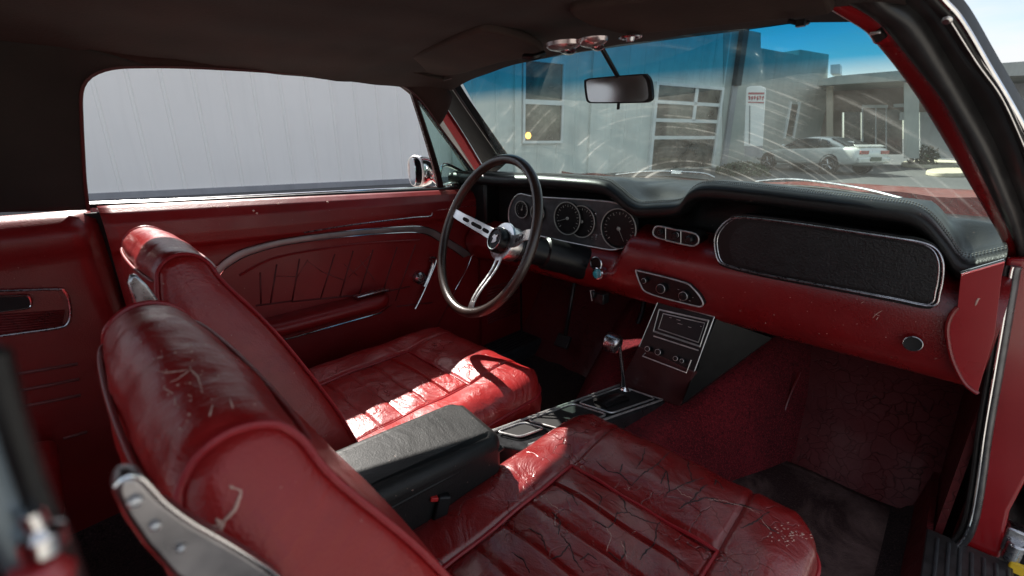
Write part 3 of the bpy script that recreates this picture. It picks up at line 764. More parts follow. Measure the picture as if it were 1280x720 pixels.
def m_glass(name, tint, rough=.0, fres=.06):
    t = NT(name); tr = t.n('ShaderNodeBsdfTransparent'); tr.inputs[0].default_value = tint+(1,); gl = t.n('ShaderNodeBsdfGlossy'); gl.inputs['Roughness'].default_value = rough
    mx = t.n('ShaderNodeMixShader'); fr = t.n('ShaderNodeFresnel'); fr.inputs['IOR'].default_value = 1.35
    t.l(fr.outputs[0], mx.inputs[0]); t.l(tr.outputs[0], mx.inputs[1]); t.l(gl.outputs[0], mx.inputs[2]); t.l(mx.outputs[0], t.out.inputs[0]); return t.m
M_vglass = m_glass('vent_glass', (.70, .82, .78))
mb = MB(); mb.prism(onT([(521, 124), (540, 146), (570, 188), (602, 232), (553, 236), (545, 205), (533, 162)]), V((.003, 0, -.001))); mb.build('vent_glass', M_vglass, dr)

# exterior mirror on the driver door
c = at(524, 214, 'x', -.86)
def mo(k, dy=0): return [c+V((.045*k*(abs(cos(a))**.75)*(1 if cos(a) > 0 else -1), dy, .052*k*(abs(sin(a))**.75)*(1 if sin(a) > 0 else -1))) for a in [2*pi*i/32 for i in range(32)]]
mb = MB(); mb.rings([mo(1.0, -.012), mo(1.06, 0), mo(.95, .03), mo(.5, .055)]); sm_ = mb.build('side_mirror', M_chr, car, ang=50)
mb = MB(); mg_ = [p+V((0, -(p.x-c.x)*.35, 0)) for p in mo(.90, -.030)]; mb.prism(mg_, (0, .003, 0)); mb.build('mirror_glass', M_mir, sm_)
mb = MB(); mb.tube(mo(.98, -.014), .0045, 8, True); mb.build('mirror_rim', M_bright, sm_)
mb = MB(); mb.tube(cr([c+V((.03, .03, -.02)), c+V((.05, .06, -.05)), V((-.765, c.y+.10, .935))], 5), .008, 8)
mb.tube(cr([V((-.77, c.y+.02, .935)), V((-.765, c.y+.04, 1.0)), V((-.765, c.y+.16, .955)), V((-.765, c.y+.26, .925))], 6), .006, 8); mb.build('mirror_stalk', M_chr, sm_)

# ---------------------------------------------------------------- driver side: pillars and rear quarter
op = [(110, 262), (106, 230), (103.5, 190), (101.5, 150), (101, 118), (107, 101), (121, 90.5), (143, 84.5), (175, 83), (225, 83.5), (300, 87), (400, 94), (470, 99.5), (495, 103.5), (512, 113), (530, 132), (556, 168), (600, 226)]
ot = [(-160, 265), (-160, 235), (-160, 180), (-160, 120), (-140, 60), (-40, 50), (40, 48), (110, 50), (170, 50), (225, 50), (300, 55), (400, 63), (480, 72), (520, 80), (545, 92), (556, 112), (580, 150), (620, 210)]
mb = MB(); A = onT(op); B = [p+V((.012, 0, 0)) for p in onT(ot)]
A2 = resample(cr(A, 8), 120); B2 = resample(cr(B, 8), 120)
iE = max(i for i, p in enumerate(A2) if p.y < .085)
# C pillar cloth covers the rear part, black trim the A pillar part
iC = max(i for i, p in enumerate(A2) if i < 70 and p.y < -.60)
R = []
for a, b in zip(A2[:iC], B2[:iC]):
    R.append([a+V((-.012, 0, 0)), a+V((.002, 0, 0))]+[a.lerp(b, k/8)+V((.010*sin(pi*k/8)+.004, 0, 0)) for k in range(1, 9)])
mb.rings(R, cap=False, closed=False); cpil = mb.build('rear_pillar_trim', M_cpil, car, ang=60, solid=.004)
mb = MB(); R = []
for a, b in zip(A2[iC-1:iE], B2[iC-1:iE]):
    R.append([a+V((-.012, 0, 0)), a+V((.002, 0, 0))]+[a.lerp(b, k/6)+V((.008*sin(pi*k/6)+.004, 0, 0)) for k in range(1, 7)])
mb.rings(R, cap=False, closed=False); mb.build('side_rail_trim', M_head, car, ang=60, solid=.004)
mb = MB(); mb.tube([p+V((.004, 0, -.001)) for p in A2], .0030, 8); mb.build('window_seal', m_plain('maroon_seal', (.06, .008, .008), .5), car)
mb = MB(); mb.tube([p+V((-.014, 0, .003)) for p in A2], .005, 8); mb.build('window_frame', m_plain('frame_maroon', (.10, .006, .008), .45), car)

# driver A pillar trims
PA = V((-.55, .06, 1.25)); PB = V((-.68, .40, 1.01)); pw = V((1, -.35, 0)); pnn = (PB-PA).cross(pw).normalized()
if pnn.y > 0: pnn = -pnn
def onA(l, off=0.): return [atp(x, y, PA+pnn*off, pnn) for x, y in l]
mb = MB(); band(mb, onA([(563, 100), (578, 125), (603, 160), (634, 203)]), onA([(541, 100), (556, 130), (583, 172), (612, 220)]), pnn, .012, .02, 24); mb.build('front_pillar_trim', m_plain('pillar_black', (.016, .016, .016), .85, 0, 30, .3, spec=.08), car)
mb = MB(); band(mb, onA([(536, 105), (550, 130), (578, 172), (608, 222)], .010), onA([(530, 112), (545, 137), (573, 180), (602, 226)], .010), pnn, .002, .012, 24); mb.build('red_pillar_strip', m_plain('dark_red_strip', (.16, .007, .010), .8, spec=.08), car)
mb = MB(); mb.tube(cr(onA([(560, 101), (578, 128), (603, 164), (628, 200)], .004), 5), .004, 8); mb.build('pillar_edge', M_rub, car)
mb = MB(); band(mb, onA([(529, 112), (545, 137), (572, 180), (600, 226)], -.002), onA([(520, 116), (536, 143), (565, 187), (594, 232)], -.002), pnn, .004, .02, 24); mb.build('door_seal', M_rub, car)
# dash-to-pillar corner block
mb = MB(); mb.prism([V((-.70, .24, .93)), V((-.60, .24, .955)), V((-.60, .24, .80)), V((-.70, .24, .80))], (0, .16, 0)); mb.build('dash_corner', M_blk, car, bevel=.01)
# kick panel, left sill
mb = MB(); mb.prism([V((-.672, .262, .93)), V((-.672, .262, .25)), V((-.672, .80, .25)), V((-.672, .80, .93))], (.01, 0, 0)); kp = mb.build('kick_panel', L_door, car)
mb = MB()
for i in range(14):
    z = .40+i*.011; mb.box((-.660, .38, z), (.004, .17, .004))
merge_into(kp, mb, L_toe)
mb = MB(); mb.tube([at(651, 345, 'x', -.655), at(652, 428, 'x', -.655)], .004, 6); mb.build('panel_edge_bead', M_blk, kp)
mb = MB(); mb.box((-.60, .15, .285), (.12, .66, .06)); sl = mb.build('sill_plate', M_clus, car, bevel=.006)
mb = MB()
for i in range(6): mb.box((-.645+i*.018, .15, .3165), (.005, .64, .003))
merge_into(sl, mb, M_blk)

# rear quarter panel, driver side
def qp(u, v):
    y = -1.75+1.0*u; z = .953-.72*v
    pr = .0
    x = -.655-.03*max(0, 1-v/.04)-.035*sm(.965, 1., u)
    if .0 < v < .12: x += .010*sin(pi*v/.12)
    return V((x, y+.028*v*1.0, z))
mb = MB(); mb.grid(qp, 80, 60); qpn = mb.build('quarter_panel', L_door, car, ang=70, solid=.004)
mb = MB()
for (a, b) in (((0, 316), (82, 311)), ((18, 468), (96, 455)), ((12, 491), (98, 474)), ((30, 508), (100, 494)), ((80, 548), (108, 540))):
    mb.tube([at(a[0], a[1], 'x', -.652), at(b[0], b[1], 'x', -.652)], .0016, 6)
merge_into(qpn, mb, m_plain('panel_seam', (.16, .05, .05), .5))
mb = MB(); ap = cr(P2([(-40, 361), (0, 363.5), (70, 361.5), (80, 364), (86, 375), (88, 393), (84, 405), (72, 410), (30, 416), (0, 420), (-40, 425)], 'x', -.648), 4)
mb.tube(ap, .0024, 8); mb.build('ashtray_rim', M_chrome_dull, qpn)
mb = MB(); ap2 = cr(P2([(-40, 370), (0, 370.5), (30, 369.5), (37, 372), (39, 379), (34, 385), (0, 390), (-40, 394)], 'x', -.648), 4)
mb.tube(ap2, .002, 8); mb.build('ashtray_opening_rim', M_chr, qpn)
mb = MB(); mb.prism(ap2, (-.002, 0, 0)); mb.build('ashtray_opening', M_dark, qpn)
mb = MB()
for i in range(7): mb.tube([at(-40, 398+i*3.4, 'x', -.651), at(80-i*.5, 389+i*3, 'x', -.651)], .0011, 5)
merge_into(qpn, mb, L_toe)
mb = MB(); mb.prism([V((-.690, -.80, .945)), V((-.690, -.70, .945)), V((-.690, -.66, .27)), V((-.690, -.80, .27))], (-.02, 0, 0)); mb.build('door_gap', M_dark, car)

# rear bench
def bench(u, v):
    x = -.62+1.2*u
    pr = [(-1.02, .27), (-1.0, .38), (-1.02, .44), (-1.1, .46), (-1.4, .44), (-1.43, .5), (-1.5, .7), (-1.56, .86), (-1.62, .88), (-1.7, .86)]
    s = v*(len(pr)-1); i = min(len(pr)-2, int(s)); k = s-i
    return V((x, pr[i][0]+(pr[i+1][0]-pr[i][0])*k, pr[i][1]+(pr[i+1][1]-pr[i][1])*k+.015*abs(sin(u*2*pi))))
mb = MB(); mb.grid(bench, 40, 36); mb.build('rear_bench', L_seat, car, ang=80)
mb = MB(); q = [at(x, y, 'x', -.60) for x, y in ((20, 556), (52, 548), (74, 546), (66, 580), (50, 612), (20, 600))]; mb.prism(q, (.25, 0, 0)); mb.build('rear_seat_bolster', L_seat, car, bevel=.015, seg=3)
mb = MB(); mb.prism([V((-.70, -1.75, .2)), V((.70, -1.75, .2)), V((.70, -1.75, .88)), V((-.70, -1.75, .88))], (0, -.02, 0)); mb.build('rear_bulkhead', M_cpil, car)
mb = MB(); mb.prism([V((-.74, -1.9, .22)), V((.74, -1.9, .22)), V((.74, .75, .22)), V((-.74, .75, .22))], (0, 0, -.03)); mb.build('floor_pan', M_blk, car)
# right rear quarter outside the camera's back
mb = MB(); mb.prism([V((.70, -1.9, .2)), V((.70, -1.05, .2)), V((.70, -.98, .95)), V((.70, -1.9, .95))], (.06, 0, 0)); mb.build('quarter_skin', M_paint, car, bevel=.01)

# ---------------------------------------------------------------- roof
def roof(u, v):
    y = -1.72+1.80*v; xl = -.575; xr = .46
    x = xl+(xr-xl)*u; k = (x+.0)/.58
    z = 1.282-.055*abs(k)**3-.07*max(0, (-.9-y)/.9)**2-.012*v*v+.0015*sin(x*40+y*23)*sin(y*31)
    z -= .003*exp(-((y+.72)/.01)**2)+.003*exp(-((y+.25)/.01)**2)
    return V((x, y, z))
mb = MB(); mb.grid(roof, 60, 90); mb.build('headliner', M_head, car, ang=80)
mb = MB(); mb.grid(lambda u, v: roof(u, v)+V((0, 0, .03)), 20, 24); mb.build('roof_skin', M_paint, car, solid=.003)
# header rail along the windshield top
hl = [(553, 100), (600, 88), (660, 75.5), (720, 65), (790, 54.5), (860, 45), (930, 36), (1000, 26), (1046, 19)]
HL = [atp(x, y, (0, .10, 1.262), V((.0, -.25, 1)).normalized()) for x, y in hl]
HLs = resample(cr(HL, 8), 60)
R = []
for p in HLs: R.append([p+V((0, .012, .03)), p+V((0, .006, .004)), p, p+V((0, -.010, .001)), p+V((0, -.05, .004)), p+V((0, -.10, .012))])
mb = MB(); mb.rings(R, cap=False, closed=False); mb.build('header_rail', M_visor, car, ang=70, solid=.003)
mb = MB(); mb.tube([p+V((0, .004, 0)) for p in HLs], .0022, 6); mb.build('header_seal', M_rub, car)

def visor(px, z0, z1):
    # pad sloping with the roof: from z1 at the rear edge to z0 at the front edge
    mb = MB(); o = V((0, .0, z0)); n = V((0, (z0-z1)/.16*-1, 1)).normalized()
    pts = [atp(x, y, o, n) for x, y in px]
    pts = cr(pts, 3, True); mb.prism(pts, n*.016); return mb.build('sun_visor', M_visor, car, bevel=.006, seg=4)
v1 = visor([(489, 84), (498, 79), (545, 60), (590, 42), (610, 40), (650, 49), (676, 62), (672, 70), (625, 79), (560, 95)], 1.236, 1.256)
v2 = visor([(712, 14), (735, 9), (860, -6), (990, -20), (1030, -4), (1040, 12), (1036, 19), (990, 24), (900, 33), (800, 43), (760, 40), (722, 26)], 1.236, 1.256)
tag(v1, 'driver side sun visor'); tag(v2, 'passenger side sun visor')
pv = MB(); pv.tube(cr([at(655, 71, 'z', 1.235), at(668, 71, 'z', 1.233), at(680, 67, 'z', 1.240)], 4), .006, 8); pv.build('visor_pivot', M_blk, v1)
pv = MB(); pv.tube(cr([at(985, 26, 'z', 1.236), at(1000, 29, 'z', 1.232), at(1010, 28, 'z', 1.234)], 4), .003, 8); pv.box(at(1001, 29, 'z', 1.231), (.010, .008, .008)); pv.build('visor_pivot', M_blk, v2)
# map lights
def lamp(px, py, r, mat):
    c = at(px, py, 'z', 1.243); mb = MB(); n = 28
    R = []
    for k, (s, h) in enumerate(((1, 0), (.95, -.006), (.75, -.010), (.4, -.013), (.05, -.0135))):
        R.append([c+V((.030*s*cos(a)*r, .020*s*sin(a)*r, h)) for a in [2*pi*i/n for i in range(n)]])
    mb.rings(R); o = mb.build('map_light', m_plain('lamp_bezel', (.55, .48, .48), .22, .8), car)
    mb = MB(); c2 = c+V((.006, .006, -.008)); mb.lathe([(.012*r, 0), (.013*r, .005), (.009*r, .008), (.001, .0095)], c2, (.1, -.3, -1), 24); mb.build('lamp_lens', mat, o)
lamp(704, 53, 1.15, M_chr); lamp(741, 48, .9, M_chr)
mb = MB(); c = at(788, 46.5, 'z', 1.243); mb.tube(ell(c, V((1, 0, 0)), V((0, 1, 0)), .018, .012, 24), .002, 6, True); mb.lathe([(.008, 0), (.006, .006)], c, (0, 0, -1), 20); mb.build('visor_clip', M_chrome_dull, car)

# rear view mirror
mc = at(773, 111, 'y', .055); mn = V((-.05, -1, -.05)).normalized(); mx = V((0, 0, 1)).cross(mn).normalized(); my = mn.cross(mx)
mp = [atp(x, y, mc, mn) for x, y in ((730, 103), (733, 99), (745, 97), (800, 92.5), (808, 94), (813, 102), (815, 120), (812, 126), (800, 128.5), (745, 129), (735, 128), (732, 122))]
mp = cr(mp, 3, True); mcn = sum(mp, V())/len(mp)
mb = MB(); mb.rings([[p for p in mp], [mcn+(p-mcn)*1.02-mn*.006 for p in mp], [mcn+(p-mcn)*.8-mn*.022 for p in mp]]); rm = mb.build('rearview_mirror', M_blk, car, ang=50)
mb = MB(); mb.prism([mcn+(p-mcn)*.91+mn*.0008 for p in mp], mn*.0005); mb.build('mirror_glass', M_mir, rm)
mb = MB(); top = at(752, 60, 'z', 1.252); mb.tube(cr([top, top.lerp(mcn-mn*.016+my*.014, .5), mcn-mn*.016+my*.014], 5), .0045, 8); mb.build('mirror_stem', M_blk, rm)
mb = MB(); mb.box(atp(773, 133, mc, mn), (.006, .004, .012)); mb.build('dimmer_tab', M_blk, rm, bevel=.001)

# ---------------------------------------------------------------- windshield
base_px = [(628, 214), (700, 213), (800, 213), (900, 219), (1000, 226), (1100, 243), (1180, 262), (1215, 275), (1252, 306)]
def wsg(u, v):
    x0 = -.665+1.31*u; b = ws_base(x0); b = V((x0, b.y+.022, b.z-.02))
    xt = -.550+.965*u; tpt = V((xt, .125-.035*abs(2*u-1)**2.2, 1.284-.016*abs(2*u-1)**2))
    p = b.lerp(tpt, v); p += V((0, .016, .010))*sin(pi*v); return p
t = NT('windshield_glass')
uvn = t.n('ShaderNodeUVMap').outputs[0]; sep = t.n('ShaderNodeSeparateXYZ'); t.l(uvn, sep.inputs[0])
vband = t.ramp(sep.outputs[1], [(.0, (.76, .88, .81)), (.72, (.74, .87, .82)), (.83, (.06, .38, .56)), (1., (.008, .25, .46))]); clr = t.ramp(sep.outputs[1], [(.70, 1.), (.84, .12)])
tr_ = t.n('ShaderNodeBsdfTransparent'); t.l(vband, tr_.inputs[0])
# dust film, wiper arcs and fine scratches
mpn = t.n('ShaderNodeMapping'); t.l(uvn, mpn.inputs[0]); mpn.inputs['Scale'].default_value = (2.2, 1., 1)
d1 = t.noise(2.2, 6, .6, mpn.outputs[0], 1.2); dust = t.ramp(d1, [(.36, .02), (.60, .075), (.8, .15)])
vv = t.n('ShaderNodeVectorMath', operation='DISTANCE'); t.l(mpn.outputs[0], vv.inputs[0]); vv.inputs[1].default_value = (1.05, -.25, 0)
wv = t.noise(1.0, 2); arc = t.n('ShaderNodeTexNoise'); arc.noise_dimensions = '1D'; arc.inputs['Scale'].default_value = 34; arc.inputs['Detail'].default_value = 6; t.l(vv.outputs['Value'], arc.inputs['W'])
arcs = t.math('MULTIPLY', t.ramp(arc.outputs['Fac'], [(.56, 0.), (.75, 1.)]), t.ramp(d1, [(.42, 0.), (.6, .22)]))
def scr(rot, sx, sy, th, seed):
    m_ = t.n('ShaderNodeMapping'); t.l(uvn, m_.inputs[0]); m_.inputs['Rotation'].default_value = (0, 0, rot); m_.inputs['Scale'].default_value = (sx, sy, 1); m_.inputs['Location'].default_value = (seed, seed*.7, 0)
    x = t.noise(1., 2, .5, m_.outputs[0], .25); return t.ramp(x, [(th, 0.), (th+.035, 1.)])
s1 = t.math('ADD', scr(.5, 50, 620, .72, 1.), t.math('ADD', scr(-.75, 60, 700, .71, 4.), t.math('ADD', scr(.08, 40, 700, .72, 7.), scr(1.0, 60, 700, .71, 11.))))
s2 = t.math('MULTIPLY', s1, t.ramp(t.noise(3., 3, .5, mpn.outputs[0]), [(.48, .05), (.64, .36)]))
spk = t.ramp(t.noise(140, 1, .5, mpn.outputs[0]), [(.76, 0.), (.80, .5)])
fac = t.math('ADD', t.math('ADD', dust, arcs), t.math('ADD', s2, spk))
fac = t.math('MINIMUM', t.math('MULTIPLY', fac, clr), .75)
dif = t.n('ShaderNodeBsdfTranslucent'); dif.inputs[0].default_value = (.76, .76, .68, 1); df2 = t.n('ShaderNodeBsdfDiffuse'); df2.inputs[0].default_value = (.5, .52, .5, 1)
ad = t.n('ShaderNodeMixShader'); ad.inputs[0].default_value = .35; t.l(dif.outputs[0], ad.inputs[1]); t.l(df2.outputs[0], ad.inputs[2])
m1 = t.n('ShaderNodeMixShader'); t.l(fac, m1.inputs[0]); t.l(tr_.outputs[0], m1.inputs[1]); t.l(ad.outputs[0], m1.inputs[2])
gl_ = t.n('ShaderNodeBsdfGlossy'); gl_.inputs['Roughness'].default_value = .01; fr = t.n('ShaderNodeFresnel'); fr.inputs['IOR'].default_value = 1.38
m2 = t.n('ShaderNodeMixShader'); t.l(fr.outputs[0], m2.inputs[0]); t.l(m1.outputs[0], m2.inputs[1]); t.l(gl_.outputs[0], m2.inputs[2]); t.l(m2.outputs[0], t.out.inputs[0])
NU, NV = 60, 30; mb = MB(); mb.grid(wsg, NU, NV); wso = mb.build('windshield', t.m, car, fix=False, ang=180)
l = wso.data.uv_layers.new(name='UVMap'); 
for p in wso.data.polygons:
    for li in p.loop_indices:
        vi = wso.data.loops[li].vertex_index; l.data[li].uv = ((vi % (NU+1))/NU, (vi//(NU+1))/NV)

# ---------------------------------------------------------------- right (passenger) pillar and door opening
QA = V((.40, -.02, 1.25)); QB = V((.622, .30, .925)); qn = (QB-QA).cross(V((1, -.30, 0))).normalized()
if qn.y > 0: qn = -qn
def onQ(l, off=0.): return [atp(x, y, QA+qn*off, qn) for x, y in l]
e_hdr = [(985, -12), (1010, 1), (1046, 21), (1077, 32)]
e0 = [(1077, 30), (1092, 50), (1120, 85), (1150, 127), (1178, 173), (1210, 227), (1235, 270), (1253, 303), (1262, 335)]
e1 = [(1106, 33), (1120, 50), (1146, 79), (1180, 121), (1207, 172), (1234, 227), (1254, 268), (1268, 296), (1276, 335)]
e2 = [(1092, -20), (1118, 2), (1150, 27), (1185, 82), (1210, 125), (1240, 180), (1262, 232), (1280, 280), (1296, 340)]
e3 = [(1140, -20), (1157, 0), (1180, 27), (1212, 75), (1245, 117), (1274, 182), (1292, 232), (1312, 280), (1330, 340)]
e4 = [(1160, -20), (1180, 1), (1203, 28), (1237, 86), (1262, 128), (1281, 163), (1306, 215), (1330, 270), (1350, 340)]
mb = MB(); band(mb, onQ([(1093, 52)]+e0[2:]), onQ([(1121, 49)]+e1[2:]), qn, .004, .03, 50); rp = mb.build('front_pillar_trim', L_dash, car)
mb = MB(); band(mb, onQ([(990, -12), (1018, 2), (1050, 20), (1082, 40), (1092, 54)]), onQ([(1020, -20), (1050, -2), (1080, 14), (1104, 31), (1122, 50)]), qn, .004, .02, 30); mb.build('header_corner_trim', M_paint, car)
mb = MB(); band(mb, onQ([(1088, 42), (1096, 54)], .006), onQ([(1100, 37), (1108, 47)], .006), qn, .001, .008, 4, 3); mb.build('trim_clip', M_rub, car)
mb = MB(); mb.box(onQ([(1094, 41)], .010)[0], (.012, .004, .004)); mb.build('clip_screw', M_alu, car, bevel=.001)
mb = MB(); band(mb, onQ([(1020, -22), (1050, -4), (1082, 12), (1104, 29), (1120, 48)]+e1[2:], -.002), onQ([(1060, -40), (1092, -20)]+e2[1:], -.002), qn, .013, .02, 70, 11); mb.build('door_seal', M_rub, car)
mb = MB(); band(mb, onQ(e2, -.012), onQ(e3, -.012), qn, .004, .02, 60, 7); mb.build('seal_channel', M_rub, car)
mb = MB(); band(mb, onQ(e3, -.006), onQ(e4, -.006), qn, .006, .02, 60, 9); mb.build('roof_drip_rail', M_rub, car)
mid = [((a[0]*.62+b[0]*.38), (a[1]*.62+b[1]*.38)) for a, b in zip(e3, e4)]
mb = MB(); mb.tube(cr(onQ(mid[2:], .002), 6), .0010, 6); mb.build('rail_bead', M_alu, car)
mb = MB(); mb.tube(cr(onQ(e4, -.004), 6), .0030, 8); mb.build('chrome_moulding', M_chr, car)
mb = MB(); c = onQ([(1184, 25)], .003)[0]; mb.lathe([(.0055, 0), (.0055, .001), (.0035, .003)], c, qn, 20); mb.build('rail_screw', M_alu, car)

# right door jamb
YJ = .285
jb = MB(); jb.prism(P2([(1258, 322), (1330, 322), (1345, 480), (1305, 560), (1262, 640), (1250, 700), (1200, 686), (1218, 640), (1238, 500), (1250, 400)], 'y', YJ), (.02, .30, -.02)); jmb = jb.build('door_jamb', M_paint, car, bevel=.006, seg=3)
st = [(1270, 333), (1267, 345), (1258, 400), (1246, 470), (1234, 540), (1226, 600), (1218, 645), (1209, 670), (1198, 681)]
mb = MB(); mb.tube(cr(P2(st, 'y', YJ-.010), 6), .0095, 12, sq=.8); js = mb.build('jamb_seal', m_plain('seal_steel', (.12, .12, .125), .3, .75, 30, .4), car)
mb = MB(); mb.tube(cr([p+V((-.004, -.008, 0)) for p in P2(st, 'y', YJ-.010)], 6), .0022, 8); mb.build('seal_highlight_bead', M_chr, js)
mb = MB(); mb.tube(cr([p+V((-.011, -.001, 0)) for p in P2(st, 'y', YJ-.010)], 6), .004, 8); mb.build('seal_lip', M_rub, js)
# sill plate
s0 = at(1197, 680, 'z', .345)
mb = MB(); mb.prism([V((.655, s0.y+.01, .345)), V((.655, -1.0, .345)), V((.775, -1.0, .345)), V((.775, s0.y+.01, .345))], (0, 0, -.08)); sp_ = mb.build('sill_plate', m_plain('scuffed_sill', (.10, .095, .095), .4, .7, 20, .5, .3, 60), car, bevel=.006)
mb = MB()
for i in range(7): mb.box((.672+i*.016, s0.y-.55, .3465), (.006, 1.08, .004))
merge_into(sp_, mb, M_clus)
mb = MB(); mb.prism([V((.62, .75, .20)), V((.62, -1.0, .20)), V((.655, -1.0, .34)), V((.655, .75, .34))], (.01, 0, 0)); mb.build('inner_sill', L_toe, car)
mb = MB(); mb.prism([V((.665, .30, .90)), V((.668, .296, .34)), V((.668, .296, .22)), V((.665, .80, .22)), V((.665, .80, .90))], (.012, 0, 0))
mb.prism([V((.695, .312, .20)), V((.695, .312, .60)), V((.695, .80, .60)), V((.695, .80, .20))], (.02, 0, 0)); mb.build('kick_panel', L_toe, car)
mb = MB(); mb.prism(P2([(1184, 696), (1213, 661), (1250, 680), (1232, 712)], 'y', YJ-.02)[:4], (0, .01, 0)); 
# hinge and yellow tag at the jamb foot
mb = MB(); c = at(1268, 672, 'y', .30); mb.box(c, (.03, .03, .05)); mb.lathe([(.012, 0), (.012, .04)], at(1262, 700, 'y', .28), (0, 0, 1)); hg = mb.build('door_hinge', M_chrome_dull, car, bevel=.004)
mb = MB(); mb.box(at(1275, 712, 'y', .27), (.03, .008, .022)); mb.build('hinge_tag', M_yel, hg, bevel=.003)
mb = MB(); mb.prism([V((.78, .33, .2)), V((.78, .33, .92)), V((.84, .33, .92)), V((.84, .33, .2))], (0, .3, 0)); mb.build('inner_fender', M_blk, car)

# near edge of the quarter window frame, close to the lens
nb = MB(); nA = [at(x, y, 'x', .43) for x, y in ((-12, 440), (10, 520), (40, 610), (78, 700), (95, 760))]; nB = [at(x, y, 'x', .43) for x, y in ((-80, 440), (-60, 560), (-30, 650), (10, 720), (30, 760))]
band(nb, nA, nB, (1, -.4, 0), .004, .004, 24); qf = nb.build('quarter_window_frame', m_plain('blue_steel', (.13, .16, .18), .35, .6), car)
mb = MB(); mb.tube(cr([p+V((0, 0, .0)) for p in nA], 5), .003, 8); mb.build('frame_edge', M_blk, qf)
mb = MB(); mb.tube(cr(P2([(38, 640), (50, 665), (56, 690)], 'x', .435), 4), [.002]*4+[.004]*4+[.002], 10); mb.build('frame_clip', M_chr, qf)
mb = MB(); mb.lathe([(.001, -.006), (.005, -.004), (.006, 0), (.004, .004)], at(50, 722, 'x', .435), (0, 0, 1), 20); mb.build('frame_foot', M_paint, qf)

# ---------------------------------------------------------------- cowl, hood, wipers, outer body
def hood(u, v):
    x = -.86+1.72*u; y = .70+1.30*v; a = abs(x)
    z = .842+.056*sm(-.60, .08, x)-.012*v+.012*exp(-((x-.78)/.12)**2)-.05*max(0, v-.88)/.12-.06*max(0, a-.80)/.06
    return V((x, y, z-.01*(1-v)))
mb = MB(); mb.grid(hood, 70, 50); mb.build('hood', M_hood, car, ang=80, solid=.002)
mb = MB(); mb.grid(lambda u, v: V((-.80+1.6*u, .36+.36*v+.22*(1-(2*u-1)**2)*(1-v), .925-.012*v)), 30, 6); mb.build('cowl_panel', M_blk, car, solid=.002)
for sx in (-1, 1):
    mb = MB(); mb.grid(lambda u, v: V((sx*(.865+.02*sin(pi*v)), ( .30 if v > .3 else .30)+1.72*u, (.80 if sx < 0 else .87)-.45*v)), 20, 8); mb.build('fender', M_paint, car, solid=.003)
mb = MB(); mb.grid(lambda u, v: V((-.86+1.72*u, 1.98+.03*sin(pi*v), .775+.075*u-.40*v)), 20, 6); mb.build('front_fascia', M_paint, car, solid=.003)

def wiper(pts, y0):
    P = [at(x, y, 'y', yy) for x, y, yy in pts[0]]
    mb = MB(); mb.tube(cr(P, 6), .0045, 8, sq=.7); w = mb.build('wiper', M_chrome_dull, car)
    P = [at(x, y, 'y', yy) for x, y, yy in pts[1]]
    mb = MB(); mb.tube(cr(P, 6), .0045, 8, sq=.7); mb.build('wiper_blade', M_blk, w)
    return w
w1 = wiper(([(770, 218.5, .63), (810, 214.5, .64), (850, 215, .655), (880, 217, .67), (893, 222, .68)], [(778, 221, .63), (830, 220, .65), (885, 225, .67)]), .6)
mb = MB(); mb.box(at(846, 215.5, 'y', .652), (.035, .012, .012)); mb.build('blade_bracket', M_chr, w1, bevel=.002)
tag(w1, 'chrome wiper arm in front of dash centre')
w2 = wiper(([(945, 227, .68), (985, 224, .67), (1030, 228, .64), (1080, 236, .60), (1128, 248, .55)], [(962, 231, .675), (1020, 234, .63), (1080, 242, .58), (1126, 250, .54)]), .6)

# ---------------------------------------------------------------- drawn cracks and scratches lying on the leather
dg = bpy.context.evaluated_depsgraph_get()
def trees(objs):
    bpy.context.view_layer.update(); d_ = bpy.context.evaluated_depsgraph_get()
    return [BVHTree.FromObject(o, d_) for o in objs]
bpy.context.view_layer.update(); dg = bpy.context.evaluated_depsgraph_get()
def project(lines, objs, r, name, mat, par, off=.0004, jit=.0, label=None):
    T = trees(objs); mb = MB()
    for ln in lines:
        pts2 = []
        for (x0, y0), (x1, y1) in zip(ln[:-1], ln[1:]):
            n = max(2, int(math.hypot(x1-x0, y1-y0)/3))
            for k in range(n): pts2.append((x0+(x1-x0)*k/n+(random.uniform(-jit, jit) if k else 0), y0+(y1-y0)*k/n+(random.uniform(-jit, jit) if k else 0)))
        pts2.append(ln[-1]); P = []
        for x, y in pts2:
            d = ray(x, y).normalized(); best = None
            for t_ in T:
                h = t_.ray_cast(CAM, d)
                if h[0] is not None and (best is None or h[3] < best[2]): best = (h[0], h[1], h[3])
            if best:
                nn = best[1] if best[1].dot(d) < 0 else -best[1]
                P.append(best[0]+nn*off)
        if len(P) > 1:
            m = len(P); rr_ = [r*(.35+.9*sin(pi*(i+.5)/m)**.5)*random.uniform(.6, 1.15) for i in range(m)]
            mb.tube(P, rr_, 5, sq=1.)
    if mb.v: return merge_into(par, mb, mat)
cush = [cush_p]+list(c for c in cush_p.children if c.name.startswith('pleated'))
